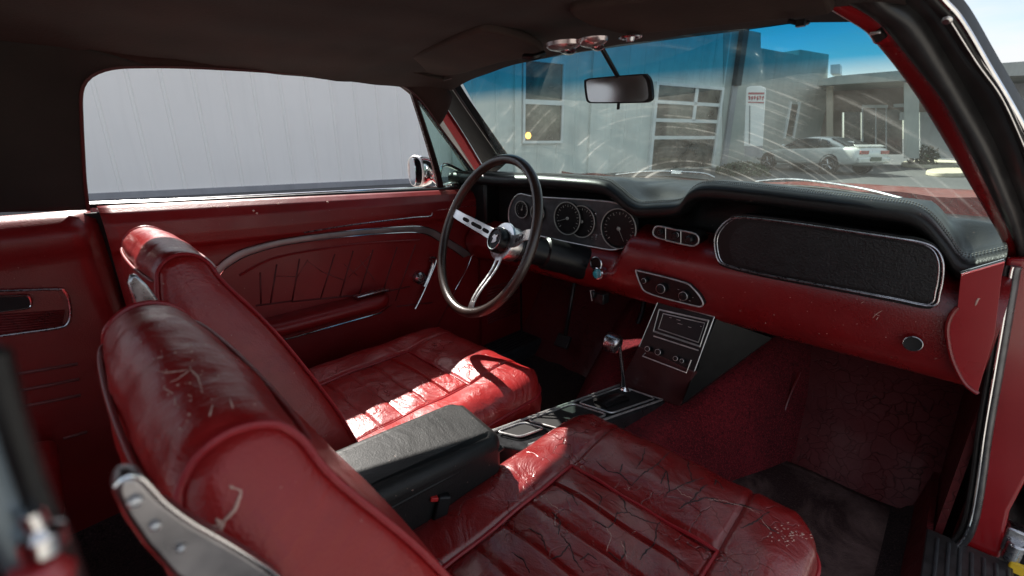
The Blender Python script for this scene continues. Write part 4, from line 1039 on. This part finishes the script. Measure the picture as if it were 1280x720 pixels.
ck = [[(790, 607), (802, 594), (822, 580), (836, 566), (852, 562)], [(822, 580), (833, 589), (837, 614), (830, 622)], [(833, 589), (826, 605)], [(837, 614), (850, 608), (866, 602), (880, 598)], [(866, 602), (861, 585), (858, 570)],
      [(848, 636), (862, 628), (884, 622), (898, 624)], [(884, 622), (900, 628), (930, 632), (955, 640)], [(862, 628), (872, 616), (884, 606)], [(806, 560), (803, 575), (795, 586)],
      [(770, 642), (784, 640), (800, 648), (822, 655)], [(784, 640), (780, 626), (770, 615)], [(822, 655), (820, 672), (816, 682)], [(822, 655), (832, 650)], [(740, 650), (760, 660), (768, 652), (772, 640)], [(700, 668), (712, 680), (718, 700), (730, 716)],
      [(690, 640), (700, 652), (698, 668)], [(760, 690), (775, 702), (782, 690), (780, 676)], [(725, 700), (735, 692), (746, 700)], [(925, 660), (940, 655), (952, 646), (962, 640)], [(948, 652), (962, 660), (975, 668)], [(838, 690), (846, 700), (850, 712)],
      [(700, 610), (715, 618), (722, 632)], [(740, 612), (752, 622), (748, 636)], [(660, 660), (676, 668), (684, 690)], [(890, 560), (884, 575), (890, 590)], [(905, 612), (895, 600), (893, 606)],
      [(640, 690), (655, 700), (662, 716)], [(745, 576), (758, 588), (775, 592), (790, 607)], [(775, 592), (778, 580)], [(688, 700), (702, 694), (712, 680)], [(800, 700), (808, 688), (816, 682)]]
M_ck = m_plain('crack_dark', (.02, .006, .006), .7); M_scr = m_plain('scratch_pale', (.55, .36, .30), .7)
project(ck, cush, .0010, 'leather_crack', M_ck, cush_p, -.0001, .9)
ck2 = [[(884, 624), (905, 626), (930, 633), (950, 642)], [(845, 608), (852, 618), (868, 624)], [(755, 655), (764, 670), (758, 690)], [(680, 620), (690, 632), (705, 640)], [(776, 676), (784, 698)], [(950, 648), (962, 662)]]
project(ck2, cush, .0004, 'leather_scratch', M_scr, cush_p, .0001, .8)
sp = []
for i in range(46):
    x = random.gauss(985-800, 14)+800; y = random.gauss(668, 6); sp.append([(x, y), (x+random.uniform(1, 3), y+random.uniform(-1, 1))])
project(sp, cush, .0006, 'scuff_speckle', M_scr, cush_p, 0, 0)
bk_ = [back_p]
project([[(292, 610), (302, 614), (297, 628), (293, 638), (281, 650), (276, 658), (265, 656)], [(281, 650), (276, 662), (275, 670)], [(287, 607), (292, 610)], [(270, 648), (276, 655)]], bk_, .0008, 'leather_scratch', M_scr, back_p, 0, .7)
bs = [[(196, 463), (206, 466), (222, 464), (234, 463)], [(196, 448), (204, 446)], [(212, 478), (222, 474), (238, 462), (247, 470), (252, 486)], [(204, 485), (216, 492)], [(219, 496), (219, 506)], [(287, 498), (291, 510)], [(262, 520), (266, 506)]]
for i in range(34):
    x = random.gauss(232, 26); y = random.gauss(478, 30); bs.append([(x, y), (x+random.uniform(.6, 2.2), y+random.uniform(-1.5, 1.5))])
project(bs, bk_, .00045, 'scuff_speckle', M_scr, back_p, 0, .4)
T_d = [dsh]
ds = [[(1090, 398), (1096, 392), (1103, 388)], [(1076, 379), (1080, 377)], [(1070, 374), (1072, 375)], [(1092, 392), (1100, 395)], [(1095, 400), (1098, 396)]]
for i in range(22):
    x = random.uniform(900, 1180); y = random.uniform(345, 420)+(x-900)*.1; ds.append([(x, y), (x+1.2, y+random.uniform(-.6, .6))])
project(ds, T_d, .0006, 'scuff_speckle', M_scr, dsh, 0, .3)
project([[(1219, 382), (1223, 373), (1225, 374)]], [ecp], .0012, 'leather_scratch', M_scr, ecp, 0, .2)
dd = []
for i in range(7):
    x = random.uniform(125, 520); y = 266-(x-115)*.048+random.random()**2*12; dd.append([(x, y), (x+random.uniform(.5, 2.5), y+random.uniform(-.8, .8))])
project(dd, [dr], .0007, 'scuff_speckle', M_scr, dr, 0, .3)

# ================================================================== OUTSIDE
t = NT('asphalt'); n = t.noise(.35, 5); f = t.noise(30, 4)
b = t.mix(t.ramp(n, [(.3, 0.), (.7, 1.)]), (.05, .052, .055), (.085, .085, .085)); b = t.mix(t.ramp(f, [(.5, 0.), (.8, .5)]), b, (.13, .13, .13))
t.bsdf(b, .85, nrm=t.bump(f, .5, .01)); M_asph = t.m
def gnd(name, x0, x1, y0, y1, z, mat):
    mb = MB(); mb.grid(lambda u, v: V((x0+(x1-x0)*u, y0+(y1-y0)*v, z)), 4, 4); o = mb.build(name, mat, None, fix=False); tag(o, kind='structure'); return o
gnd('ground', -400, 400, -400, 600, 0, M_asph)

t = NT('concrete'); n = t.noise(.8, 5); t.bsdf(t.mix(t.ramp(n, [(.3, 0.), (.7, 1.)]), (.33, .31, .28), (.42, .40, .36)), .85, nrm=t.bump(t.noise(60, 3), .3, .004)); gnd('bounce_apron', -3.2, 12, -12, 3.2, .004, t.m)  # unseen pale ground, added to bounce light into the cabin
def m_wall(name, c, bs=.2, ns=1.2, na=.12, streak=.35):
    t = NT(name); n = t.noise(ns, 6); st = t.n('ShaderNodeMapping'); t.l(t.co, st.inputs[0]); st.inputs['Scale'].default_value = (3, 3, .25)
    s = t.noise(2., 5, .6, st.outputs[0])
    b = t.mix(t.ramp(n, [(.3, 0.), (.7, 1.)]), sc(c, 1-na), sc(c, 1+na)); b = t.mix(t.math('MULTIPLY', t.ramp(s, [(.5, 0.), (.75, 1.)]), streak), b, sc(c, .6))
    t.bsdf(b, .6, nrm=t.bump(t.noise(40, 3), bs, .01)); return t.m
M_lilac = m_wall('lilac_metal', (.86, .83, .80), .05, .5, .03, .10); M_teal = m_wall('grey_metal', (.62, .65, .62)); M_conc = m_wall('grey_render', (.38, .40, .375)); M_dkwall = m_wall('plinth', (.30, .30, .32))
M_frame = m_plain('white_frame', (.7, .72, .72), .5, 0, 3, .1); M_brick = m_wall('brown_brick', (.26, .20, .16)); M_fascia = m_wall('fascia_grey', (.36, .38, .35))
t = NT('window_glass_dark'); nn = t.noise(1.4, 4, .6, dist=1.); b_ = t.mix(t.ramp(nn, [(.35, 0.), (.65, 1.)]), (.008, .010, .010), (.11, .10, .08)); t.bsdf(b_, .08, spec=.6); M_win = t.m

wd = V((.237, .971, 0)); wn = V((.971, -.237, 0)); w0 = V((-10.9, -.15, 0))       # long wall direction and its outward normal
def wsp(s, z, o=0): return w0+wd*s+wn*o+V((0, 0, z))
def on_wall(px, py, o=0): return atp(px, py, w0+wn*o, wn)
def s_of(px, o=0): return (on_wall(px, 172, o)-w0).dot(wd)
def wallbox(mb, s0, s1, z0, z1, o0, o1):
    P = [wsp(s0, z0, o0), wsp(s1, z0, o0), wsp(s1, z1, o0), wsp(s0, z1, o0)]; mb.prism(P, wn*(o1-o0)); return mb
sA, sB, sC, sD = -30, s_of(565), s_of(905), s_of(1022)
print('wall s', sB, sC, sD)
HB = (on_wall(930, 37)).z
# 1: lilac corrugated shed
B1 = empty('corrugated_shed', w0); tag(B1, 'pale lilac corrugated metal wall seen through the driver window', 'building')
def child(o, root):
    o.parent = root; o.matrix_parent_inverse = root.matrix_world.inverted() if False else Matrix.Translation(-V(root.location)) ; return o
mb = MB(); rib = []
s = sA; prof = []
while s < sB:
    for ds_, oo in ((0, 0), (.42, 0), (.435, .022), (.475, .022), (.49, 0)): prof.append((s+ds_, oo))
    s += .50
mb.rings([[wsp(a, z, o) for a, o in prof] for z in (.12, 4.6)], cap=False, closed=False); child(mb.build('wall', M_lilac, None, ang=10), B1)
mb = MB(); wallbox(mb, sA, sB, 0, .12, -.3, .05); child(mb.build('plinth', M_dkwall, None), B1)
mb = MB(); wallbox(mb, sA, sB, .12, 4.6, -.4, -.02); child(mb.build('inner_wall', M_dkwall, None), B1)
# 2: grey metal building with windows
B2 = empty('garage_building', wsp(sB, 0)); tag(B2, 'grey metal garage with white framed window and gridded bay door', 'building')
mb = MB(); prof = []; s = sB
while s < sC-.01:
    for ds_, oo in ((0, .1), (.55, .1), (.58, .125), (.64, .125), (.67, .1)): prof.append((min(s+ds_, sC), oo))
    s += .68
mb.rings([[wsp(a, z, o) for a, o in prof] for z in (0, HB)], cap=False, closed=False); child(mb.build('wall', M_teal, None, ang=10), B2)
mb = MB(); wallbox(mb, sB, sC, 0, HB, -6, .09); child(mb.build('building_body', M_teal, None), B2)
# white framed double window
def wrect(px0, py0, px1, py1, o): return s_of(px0, o), s_of(px1, o), on_wall((px0+px1)/2, py1, o).z, on_wall((px0+px1)/2, py0, o).z
a0, a1, z0, z1 = wrect(656, 78, 701, 176, .15); zm = on_wall(678, 128, .15).z
mb = MB(); wallbox(mb, a0, a1, z0, z1, .11, .14); wn_ = child(mb.build('window', M_win, None), B2)
mb = MB()
for q in ((a0-.07, a0, z0-.07, z1+.07), (a1, a1+.07, z0-.07, z1+.07), (a0, a1, z0-.07, z0), (a0, a1, z1, z1+.07), (a0, a1, zm-.06, zm+.06)): wallbox(mb, *q, .11, .19)
fo_ = mb.build('window_frame', M_frame, None); fo_.parent = wn_; fo_.hide_select = False
mb = MB(); c = on_wall(660, 169.5, .16); mb.lathe([(.09, 0), (.09, .02)], c, wn, 16); t = NT('orange_lamp'); t.bsdf((.8, .4, .1), .5, emit=(1., .45, .1), es=1.5); lm = mb.build('lamp', t.m, None); lm.parent = wn_; lm.hide_select = False
# gridded bay door
a0, a1, z0, z1 = wrect(817, 109, 894, 196, .15); z0 = .05
mb = MB(); wallbox(mb, a0, a1, z0, z1, .11, .14); bd = child(mb.build('bay_door', M_win, None), B2)
mb = MB()
for k, yy in enumerate((129, 151, 172)):
    z = on_wall(855, yy, .15).z; wallbox(mb, a0, a1, z-.055, z+.055, .14, .17)
am_ = s_of(860); wallbox(mb, am_-.08, am_+.08, on_wall(855, 151, .15).z, z1, .14, .17)
for q in ((a0-.12, a0, z0, z1+.1), (a1, a1+.12, z0, z1+.1), (a0, a1, z1, z1+.1)): wallbox(mb, *q, .10, .20)
o = mb.build('door_frame', M_frame, None); o.parent = bd; o.hide_select = False
# flat pilasters
for p0, p1 in ((733, 758), (562, 570), (640, 648)):
    mb = MB(); wallbox(mb, s_of(p0), s_of(p1), 0, HB-.02, .10, .17); child(mb.build('pilaster', M_teal, None), B2)
# 3: rendered end block with stepped parapet
B3 = empty('stepped_block', wsp(sC, 0)); tag(B3, 'plain grey block with stepped parapet behind the white sign', 'building')
mb = MB(); cuts = [(905, 36), (932, 37), (951, 41), (951, 60), (999, 69), (1000, 62), (1036, 68)]
P = [wsp(sC, 0, .12), ]+[on_wall(x, y, .12) for x, y in cuts]+[wsp(s_of(1036, .12), 0, .12)]
mb.prism(P, wn*-5); child(mb.build('wall', M_conc, None), B3)
mb = MB(); a0, a1, z0, z1 = wrect(981, 130, 990, 170, .14); wallbox(mb, a0, a1, z0, z1, .125, .16); nw = child(mb.build('window', M_win, None), B3)
mb = MB(); wallbox(mb, a1, a1+.14, z0-.1, z1+.1, .125, .20); wallbox(mb, a0-.08, a0, z0-.1, z1+.1, .125, .20); o = mb.build('window_frame', M_frame, None); o.parent = nw; o.hide_select = False
mb = MB(); c0 = on_wall(905, 40, .25); c1 = on_wall(902, 105, .25); wallbox(mb, s_of(902), s_of(908), c1.z, c0.z+.3, .13, .32); child(mb.build('downpipe', m_plain('rust_dark', (.05, .05, .05), .7), None), B3)
mb = MB(); wallbox(mb, s_of(902), s_of(908), 0, c1.z, .13, .2); child(mb.build('corner_strip', M_dkwall, None), B3)

# white pylon sign
sb = at(943, 183, 'z', 0); dep = 22.
d = ray(943, 172); d = V((d.x, d.y, 0)).normalized(); sc0 = V((CAM.x, CAM.y, 0))+d*17.5; sxv = V((d.y, -d.x, 0))
vn = -d
def sg(px, py, off=0): return atp(px, py, sc0+vn*off, vn)
S = empty('pylon_sign', sc0); tag(S, 'tall white upright sign with red emblem in front of the grey block', 'sign')
mb = MB(); mb.prism([sg(929.5, 183), sg(953.5, 183), sg(957.5, 110), sg(951, 107.5), sg(938, 107.5), sg(933, 110)], vn*-.35); child(mb.build('sign_body', m_plain('sign_white', (.88, .88, .86), .5, 0, 2, .06), None, bevel=.02), S)
mb = MB(); mb.prism([sg(930.5, 196), sg(953, 196), sg(953, 183), sg(930.5, 183)], vn*-.3); child(mb.build('sign_base', M_dkwall, None), S)
cu = None
def text(s, px, py, size, mat, root, vertical=False):
    fc = bpy.data.curves.new('sign_text', 'FONT'); fc.body = s; fc.size = size; fc.align_x = 'CENTER'; fc.align_y = 'CENTER'; fc.extrude = .01
    if vertical: fc.space_line = .85
    o = bpy.data.objects.new('sign_lettering', fc); col.objects.link(o); c = sg(px, py, .012)
    right = -sxv if sxv.dot(R_) < 0 else sxv
    M = Matrix(((right.x, 0, vn.x, c.x), (right.y, 0, vn.y, c.y), (0, 1, 0, c.z), (0, 0, 0, 1))); o.matrix_world = M
    fc.materials.append(mat)
    me = bpy.data.meshes.new_from_object(o.evaluated_get(bpy.context.evaluated_depsgraph_get())); me.transform(M)
    n = bpy.data.objects.new('sign_lettering', me); col.objects.link(n); bpy.data.objects.remove(o); me.materials.clear(); me.materials.append(mat)
    child(n, root)
M_sred = m_plain('sign_red', (.42, .07, .09), .5); 
mb = MB(); mb.prism([sg(935.5, 115.5, .01), sg(955.5, 115.5, .01), sg(955.2, 118, .01), sg(935.4, 118, .01)], vn*.005); [mb.prism([sg(935.3+i*3.4, 120+(i%2), .01), sg(937.6+i*3.4, 119.6, .01), sg(938.2+i*3.4, 124-(i%3), .01), sg(936+i*3.4, 125+(i%2), .01)], vn*.005) for i in range(6)]; mb.prism([sg(935.2, 127, .01), sg(955, 127.5, .01), sg(955, 129, .01), sg(935, 128.5, .01)], vn*.005); child(mb.build('sign_emblem', M_sred, None), S)
mb = MB(); mb.prism([sg(936.5, 132, .01), sg(938, 132, .01), sg(937.5, 180, .01), sg(936, 180, .01)], vn*.005); child(mb.build('sign_stripe', m_plain('stripe_grey', (.22, .26, .26), .5), None), S)

# 4: canopy building further right
cd_ = 26.; d = ray(1090, 172); d = V((d.x, d.y, 0)).normalized(); o4 = V((CAM.x, CAM.y, 0))+d*cd_
n4 = V((.10, -1, 0)).normalized()
def c4(px, py, off=0): return atp(px, py, o4+n4*off, n4)
B4 = empty('canopy_building', c4(1022, 190)*1.0); B4.location.z = 0; tag(B4, 'low flat roofed forecourt building with deep canopy and glass doors', 'building')
def part4(name, polys, mat, off, th):
    mb = MB()
    for p in polys: mb.prism([c4(x, y, off) for x, y in p], n4*-th)
    return child(mb.build(name, mat, None), B4)
part4('canopy_fascia', [[(1022, 107), (1022, 101), (1044, 95), (1150, 86), (1290, 76), (1420, 66), (1420, 88), (1290, 94), (1160, 99)]], M_fascia, 3., 3.)
part4('brick_wall', [[(1018, 104), (1170, 96), (1170, 140), (1018, 140)], [(1018, 140), (1052, 140), (1052, 196), (1018, 196)]], M_brick, 0, .5)
part4('wall', [[(1150, 90), (1420, 80), (1420, 198), (1150, 198)]], m_wall('white_render', (.55, .56, .56)), -.05, .4)
part4('column', [[(1130, 104), (1149, 103), (1149, 198), (1130, 198)]], M_conc, 2.6, .7)
part4('post', [[(1033, 104), (1041, 104), (1041, 196), (1033, 196)], [(1238, 96), (1243, 96), (1243, 190), (1238, 190)]], m_wall('beige_post', (.45, .38, .30)), 2.4, .3)
gd = part4('glass_door', [[(1055, 140), (1076, 140), (1076, 193), (1055, 193)], [(1079, 137), (1128, 137), (1128, 193), (1079, 193)]], M_win, .05, .04)
fr4 = part4('door_frame', [[(1077, 132), (1079, 132), (1079, 194), (1077, 194)], [(1078, 131), (1110, 131), (1110, 135), (1078, 135)], [(1117, 130), (1137, 129), (1137, 134), (1117, 134)], [(1094, 135), (1095.5, 135), (1095.5, 193), (1094, 193)], [(1107, 135), (1108.5, 135), (1108.5, 193), (1107, 193)], [(1125, 140), (1132, 140), (1131, 150), (1124, 150)]], M_frame, .10, .05)
part4('roof_box', [[(1038, 81), (1050, 80), (1050, 92), (1038, 92)]], M_frame, 1., 1.)
part4('siding_line', [[(1244, 128), (1420, 124), (1420, 127), (1244, 131)]], M_dkwall, 0.02, .04)

# pale painted islands on the lot
t = NT('pale_concrete'); t.bsdf(t.mix(t.ramp(t.noise(4, 5), [(.3, 0.), (.7, 1.)]), (.40, .36, .26), (.52, .47, .36)), .8); M_pc = t.m
for cx_, cy_, rx, ry in ((1165, 203, 38, 3.5), (1190, 213, 32, 3.5)):
    pts = [at(cx_+rx*cos(2*pi*k/24), cy_+ry*sin(2*pi*k/24), 'z', .12) for k in range(24)]
    mb = MB(); mb.prism(pts, (0, 0, -.12)); o = mb.build('kerb_island', M_pc, None, bevel=.02); tag(o, kind='structure')

# shrub beside the column, plus low bushes by the sign
M_leaf = m_plain('leaf_green', (.05, .07, .03), .7, 0, 3, .5)
def bush(name, c, r, h, n, label):
    root = empty(name, c); tag(root, label, 'shrub')
    mb = MB()
    for i in range(n):
        a = random.uniform(0, 2*pi); e = random.random(); rr = r*sqrt(random.random()); z = h*(.1+.9*e*sqrt(max(.05, 1-(rr/r)**2*.8)))
        p = V((rr*cos(a), rr*sin(a), z)); q = [V((random.gauss(0, 1), random.gauss(0, 1), random.gauss(0, 1))).normalized()*.09*random.uniform(.6, 1.3) for _ in range(2)]
        mb.add([p-q[0], p+q[1]*.6, p+q[0], p-q[1]*.6], [(0, 1, 2, 3)])
    mb.build('foliage', M_leaf, root, fix=False)
    mb = MB()
    for i in range(5): mb.tube([V((0, 0, 0)), V((random.uniform(-r, r)*.5, random.uniform(-r, r)*.5, h*.7))], [.03, .01], 5)
    mb.build('stem', m_plain('bark', (.06, .045, .03), .9), root)
c = c4(1158, 186, 1.6); c.z = 0; bush('shrub', c, .45, .85, 300, 'small green shrub against the pale wall right of the column')
c = at(945, 192, 'z', .0); d = ray(945, 172); c = V((CAM.x, CAM.y, 0))+V((d.x, d.y, 0)).normalized()*16.4; 
# parked silver coupe
PC = empty('parked_coupe'); tag(PC, 'silver two door coupe parked on the asphalt before the grey block', 'car')
d = ray(1023, 172); d = V((d.x, d.y, 0)).normalized(); pc = V((CAM.x, CAM.y, 0))+d*19.0
PC.location = pc; PC.scale = (.85, .85, .86); hd = V((-.88, .47, 0)).normalized(); PC.rotation_euler = (0, 0, math.atan2(hd.y, hd.x))
M_sil = m_plain('silver_paint', (.66, .67, .64), .3, .3, 2, .08, coat=.7); M_cgl = m_plain('car_glass', (.02, .025, .028), .08, 0, 2, .3, coat=1)
# stations along the length: x (fore), half width, sill z, belt z
stn = [(-2.30, .72, .42, .78), (-2.22, .82, .30, .93), (-1.8, .88, .27, .97), (-1.2, .90, .26, .95), (-.3, .90, .25, .90), (.5, .90, .25, .88), (1.2, .89, .26, .82), (1.8, .86, .28, .74), (2.15, .78, .30, .66), (2.28, .66, .36, .58)]
R = []
for x, w, zs, zb in stn:
    R.append([V((x, -w*.92, zs)), V((x, -w, zs+.14)), V((x, -w*1.0, (zs+zb)/2)), V((x, -w*.97, zb-.06)), V((x, -w*.86, zb)), V((x, -w*.4, zb+.02)), V((x, w*.4, zb+.02)), V((x, w*.86, zb)), V((x, w*.97, zb-.06)), V((x, w, (zs+zb)/2)), V((x, w, zs+.14)), V((x, w*.92, zs))])
mb = MB(); mb.rings(R); mb.build('body', M_sil, PC, sub=2, ang=180)
gh = [(-1.75, .66, .93, .95), (-1.35, .66, .92, 1.14), (-.75, .62, .90, 1.29), (-.1, .61, .88, 1.32), (.35, .62, .87, 1.24), (.75, .68, .86, 1.02), (.98, .70, .84, .86)]
R = [[V((x, -w-.10*(1-(zt-.9)/.5), zb-.05)), V((x, -w, zt-.06)), V((x, -w*.8, zt)), V((x, 0, zt+.015)), V((x, w*.8, zt)), V((x, w, zt-.06)), V((x, w+.10*(1-(zt-.9)/.5), zb-.05))] for x, w, zb, zt in gh]
mb = MB(); mb.rings(R); gho = mb.build('cabin', M_sil, PC, sub=2, ang=180)
for sy in (-1, 1):
    mb = MB(); mb.prism([V((.72, sy*.80, .93)), V((.30, sy*.73, 1.18)), V((-.10, sy*.705, 1.25)), V((-.62, sy*.71, 1.24)), V((-.70, sy*.79, .97))], (0, sy*-.10, 0)); mb.build('side_window', M_cgl, PC, bevel=.01)
    mb = MB(); mb.prism([V((-.80, sy*.79, .98)), V((-.74, sy*.71, 1.22)), V((-1.0, sy*.72, 1.17)), V((-1.18, sy*.79, 1.0))], (0, sy*-.10, 0)); mb.build('side_window', M_cgl, PC, bevel=.01)
mb = MB(); mb.prism([V((-.98, -.52, 1.262)), V((-.98, .52, 1.262)), V((-1.70, .62, 1.005)), V((-1.70, -.62, 1.005))], (0, 0, -.03)); mb.build('rear_window', M_cgl, PC)
mb = MB(); mb.prism([V((.42, -.52, 1.235)), V((.42, .52, 1.235)), V((.95, .62, .93)), V((.95, -.62, .93))], (0, 0, -.03)); mb.build('front_window', M_cgl, PC)
for sx_ in (1.38, -1.35):
    for sy in (-1, 1):
        mb = MB(); mb.lathe([(.20, 0), (.30, .0), (.325, .03), (.325, .17), (.30, .2), (.2, .2)], V((sx_, sy*.70-(.0 if sy > 0 else 0), .325)), (0, sy, 0), 32); w = mb.build('wheel', M_rub, PC)
        mb = MB(); mb.lathe([(.22, .195), (.215, .205), (.18, .17), (.06, .18), (.05, .21)], V((sx_, sy*.70, .325)), (0, sy, 0), 32)
        for k in range(5):
            a = 2*pi*k/5; dd_ = V((cos(a), 0, sin(a))); mb.tube([V((sx_, sy*.70, .325))+dd_*.04+V((0, sy*.2, 0)), V((sx_, sy*.70, .325))+dd_*.21+V((0, sy*.2, 0))], .025, 6)
        mb.build('rim', M_chrome_dull, w)
        mb = MB(); mb.lathe([(.37, -.02), (.375, .02), (.36, .022), (.36, .0)], V((sx_, sy*.885, .335)), (0, sy, 0), 32); mb.build('wheel_arch', M_rub, w)
for sy in (-1, 1):
    mb = MB(); mb.prism([V((-2.31, sy*.30, .84)), V((-2.31, sy*.68, .84)), V((-2.30, sy*.70, .72)), V((-2.31, sy*.30, .72))], (.10, 0, 0)); mb.build('tail_light', m_plain('tail_red', (.42, .10, .08), .25, 0, 3, .1, coat=1), PC, bevel=.01)
    mb = MB(); mb.prism([V((2.30, sy*.35, .62)), V((2.26, sy*.62, .64)), V((2.27, sy*.62, .54)), V((2.31, sy*.35, .53))], (-.08, 0, 0)); mb.build('headlight', M_lens, PC)
mb = MB(); mb.box((-2.30, 0, .52), (.14, 1.50, .20)); mb.build('rear_bumper', M_sil, PC, bevel=.05, seg=4)
mb = MB(); mb.box((-2.385, 0, .56), (.02, .52, .13)); mb.build('licence_plate', m_plain('plate_dark', (.12, .14, .10), .5), PC)
mb = MB(); mb.prism([V((-2.15, -.65, .96)), V((-1.95, -.65, 1.02)), V((-1.95, .65, 1.02)), V((-2.15, .65, .96))], (0, 0, .02)); mb.build('rear_spoiler', M_sil, PC, bevel=.008)
for sy in (-1, 1):
    mb = MB(); mb.box((.70, sy*.95, .96), (.10, .16, .11)); mb.build('wing_mirror', M_sil, PC, bevel=.03)
# low wall / planter behind the coupe, dark hedge by the sign
c = V((CAM.x, CAM.y, 0))+V((ray(935, 172).x, ray(935, 172).y, 0)).normalized()*16.0
bush('low_shrub', c, .75, .38, 500, 'low dark shrub at the foot of the white sign')

# ================================================================== LIGHT
SUN = V((-.45, .095, .43)).normalized()
sl_ = bpy.data.lights.new('sun', 'SUN'); sl_.energy = 5.0; sl_.angle = radians(.5); sl_.color = (1, .95, .88)
so = bpy.data.objects.new('sun', sl_); col.objects.link(so); so.rotation_euler = SUN.to_track_quat('Z', 'Y').to_euler()
w = bpy.data.worlds.new('World'); scene.world = w; w.use_nodes = True; nt = w.node_tree; nt.nodes.clear()
out = nt.nodes.new('ShaderNodeOutputWorld'); bg = nt.nodes.new('ShaderNodeBackground'); sky = nt.nodes.new('ShaderNodeTexSky'); sky.sky_type = 'NISHITA'; sky.sun_disc = False
sky.sun_elevation = math.asin(SUN.z); sky.sun_rotation = math.atan2(SUN.x, SUN.y)
tc = nt.nodes.new('ShaderNodeTexCoord'); mp_ = nt.nodes.new('ShaderNodeMapping'); mp_.inputs['Scale'].default_value = (1, 1, 4.5)
nz = nt.nodes.new('ShaderNodeTexNoise'); nz.inputs['Scale'].default_value = 3.; nz.inputs['Detail'].default_value = 7
rp_ = nt.nodes.new('ShaderNodeValToRGB'); rp_.color_ramp.elements[0].position = .42; rp_.color_ramp.elements[0].color = (.3, .3, .3, 1); rp_.color_ramp.elements[1].position = .62; rp_.color_ramp.elements[1].color = (.95, .95, .95, 1)
mx_ = nt.nodes.new('ShaderNodeMix'); mx_.data_type = 'RGBA'; mx_.inputs[7].default_value = (4.5, 4.55, 4.6, 1)
nt.links.new(tc.outputs['Generated'], mp_.inputs[0]); nt.links.new(mp_.outputs[0], nz.inputs['Vector']); nt.links.new(nz.outputs['Fac'], rp_.inputs[0]); nt.links.new(rp_.outputs[0], mx_.inputs[0])
nt.links.new(sky.outputs[0], mx_.inputs[6]); nt.links.new(mx_.outputs[2], bg.inputs[0]); bg.inputs[1].default_value = .085; nt.links.new(bg.outputs[0], out.inputs[0])
scene.view_settings.view_transform = 'Standard'; scene.view_settings.look = 'None'; scene.view_settings.exposure = 1.35; scene.view_settings.gamma = 1
scene.render.engine = 'CYCLES'; scene.cycles.max_bounces = 8; scene.cycles.transparent_max_bounces = 16; scene.cycles.diffuse_bounces = 5
scene.render.resolution_x = 1024; scene.render.resolution_y = 576
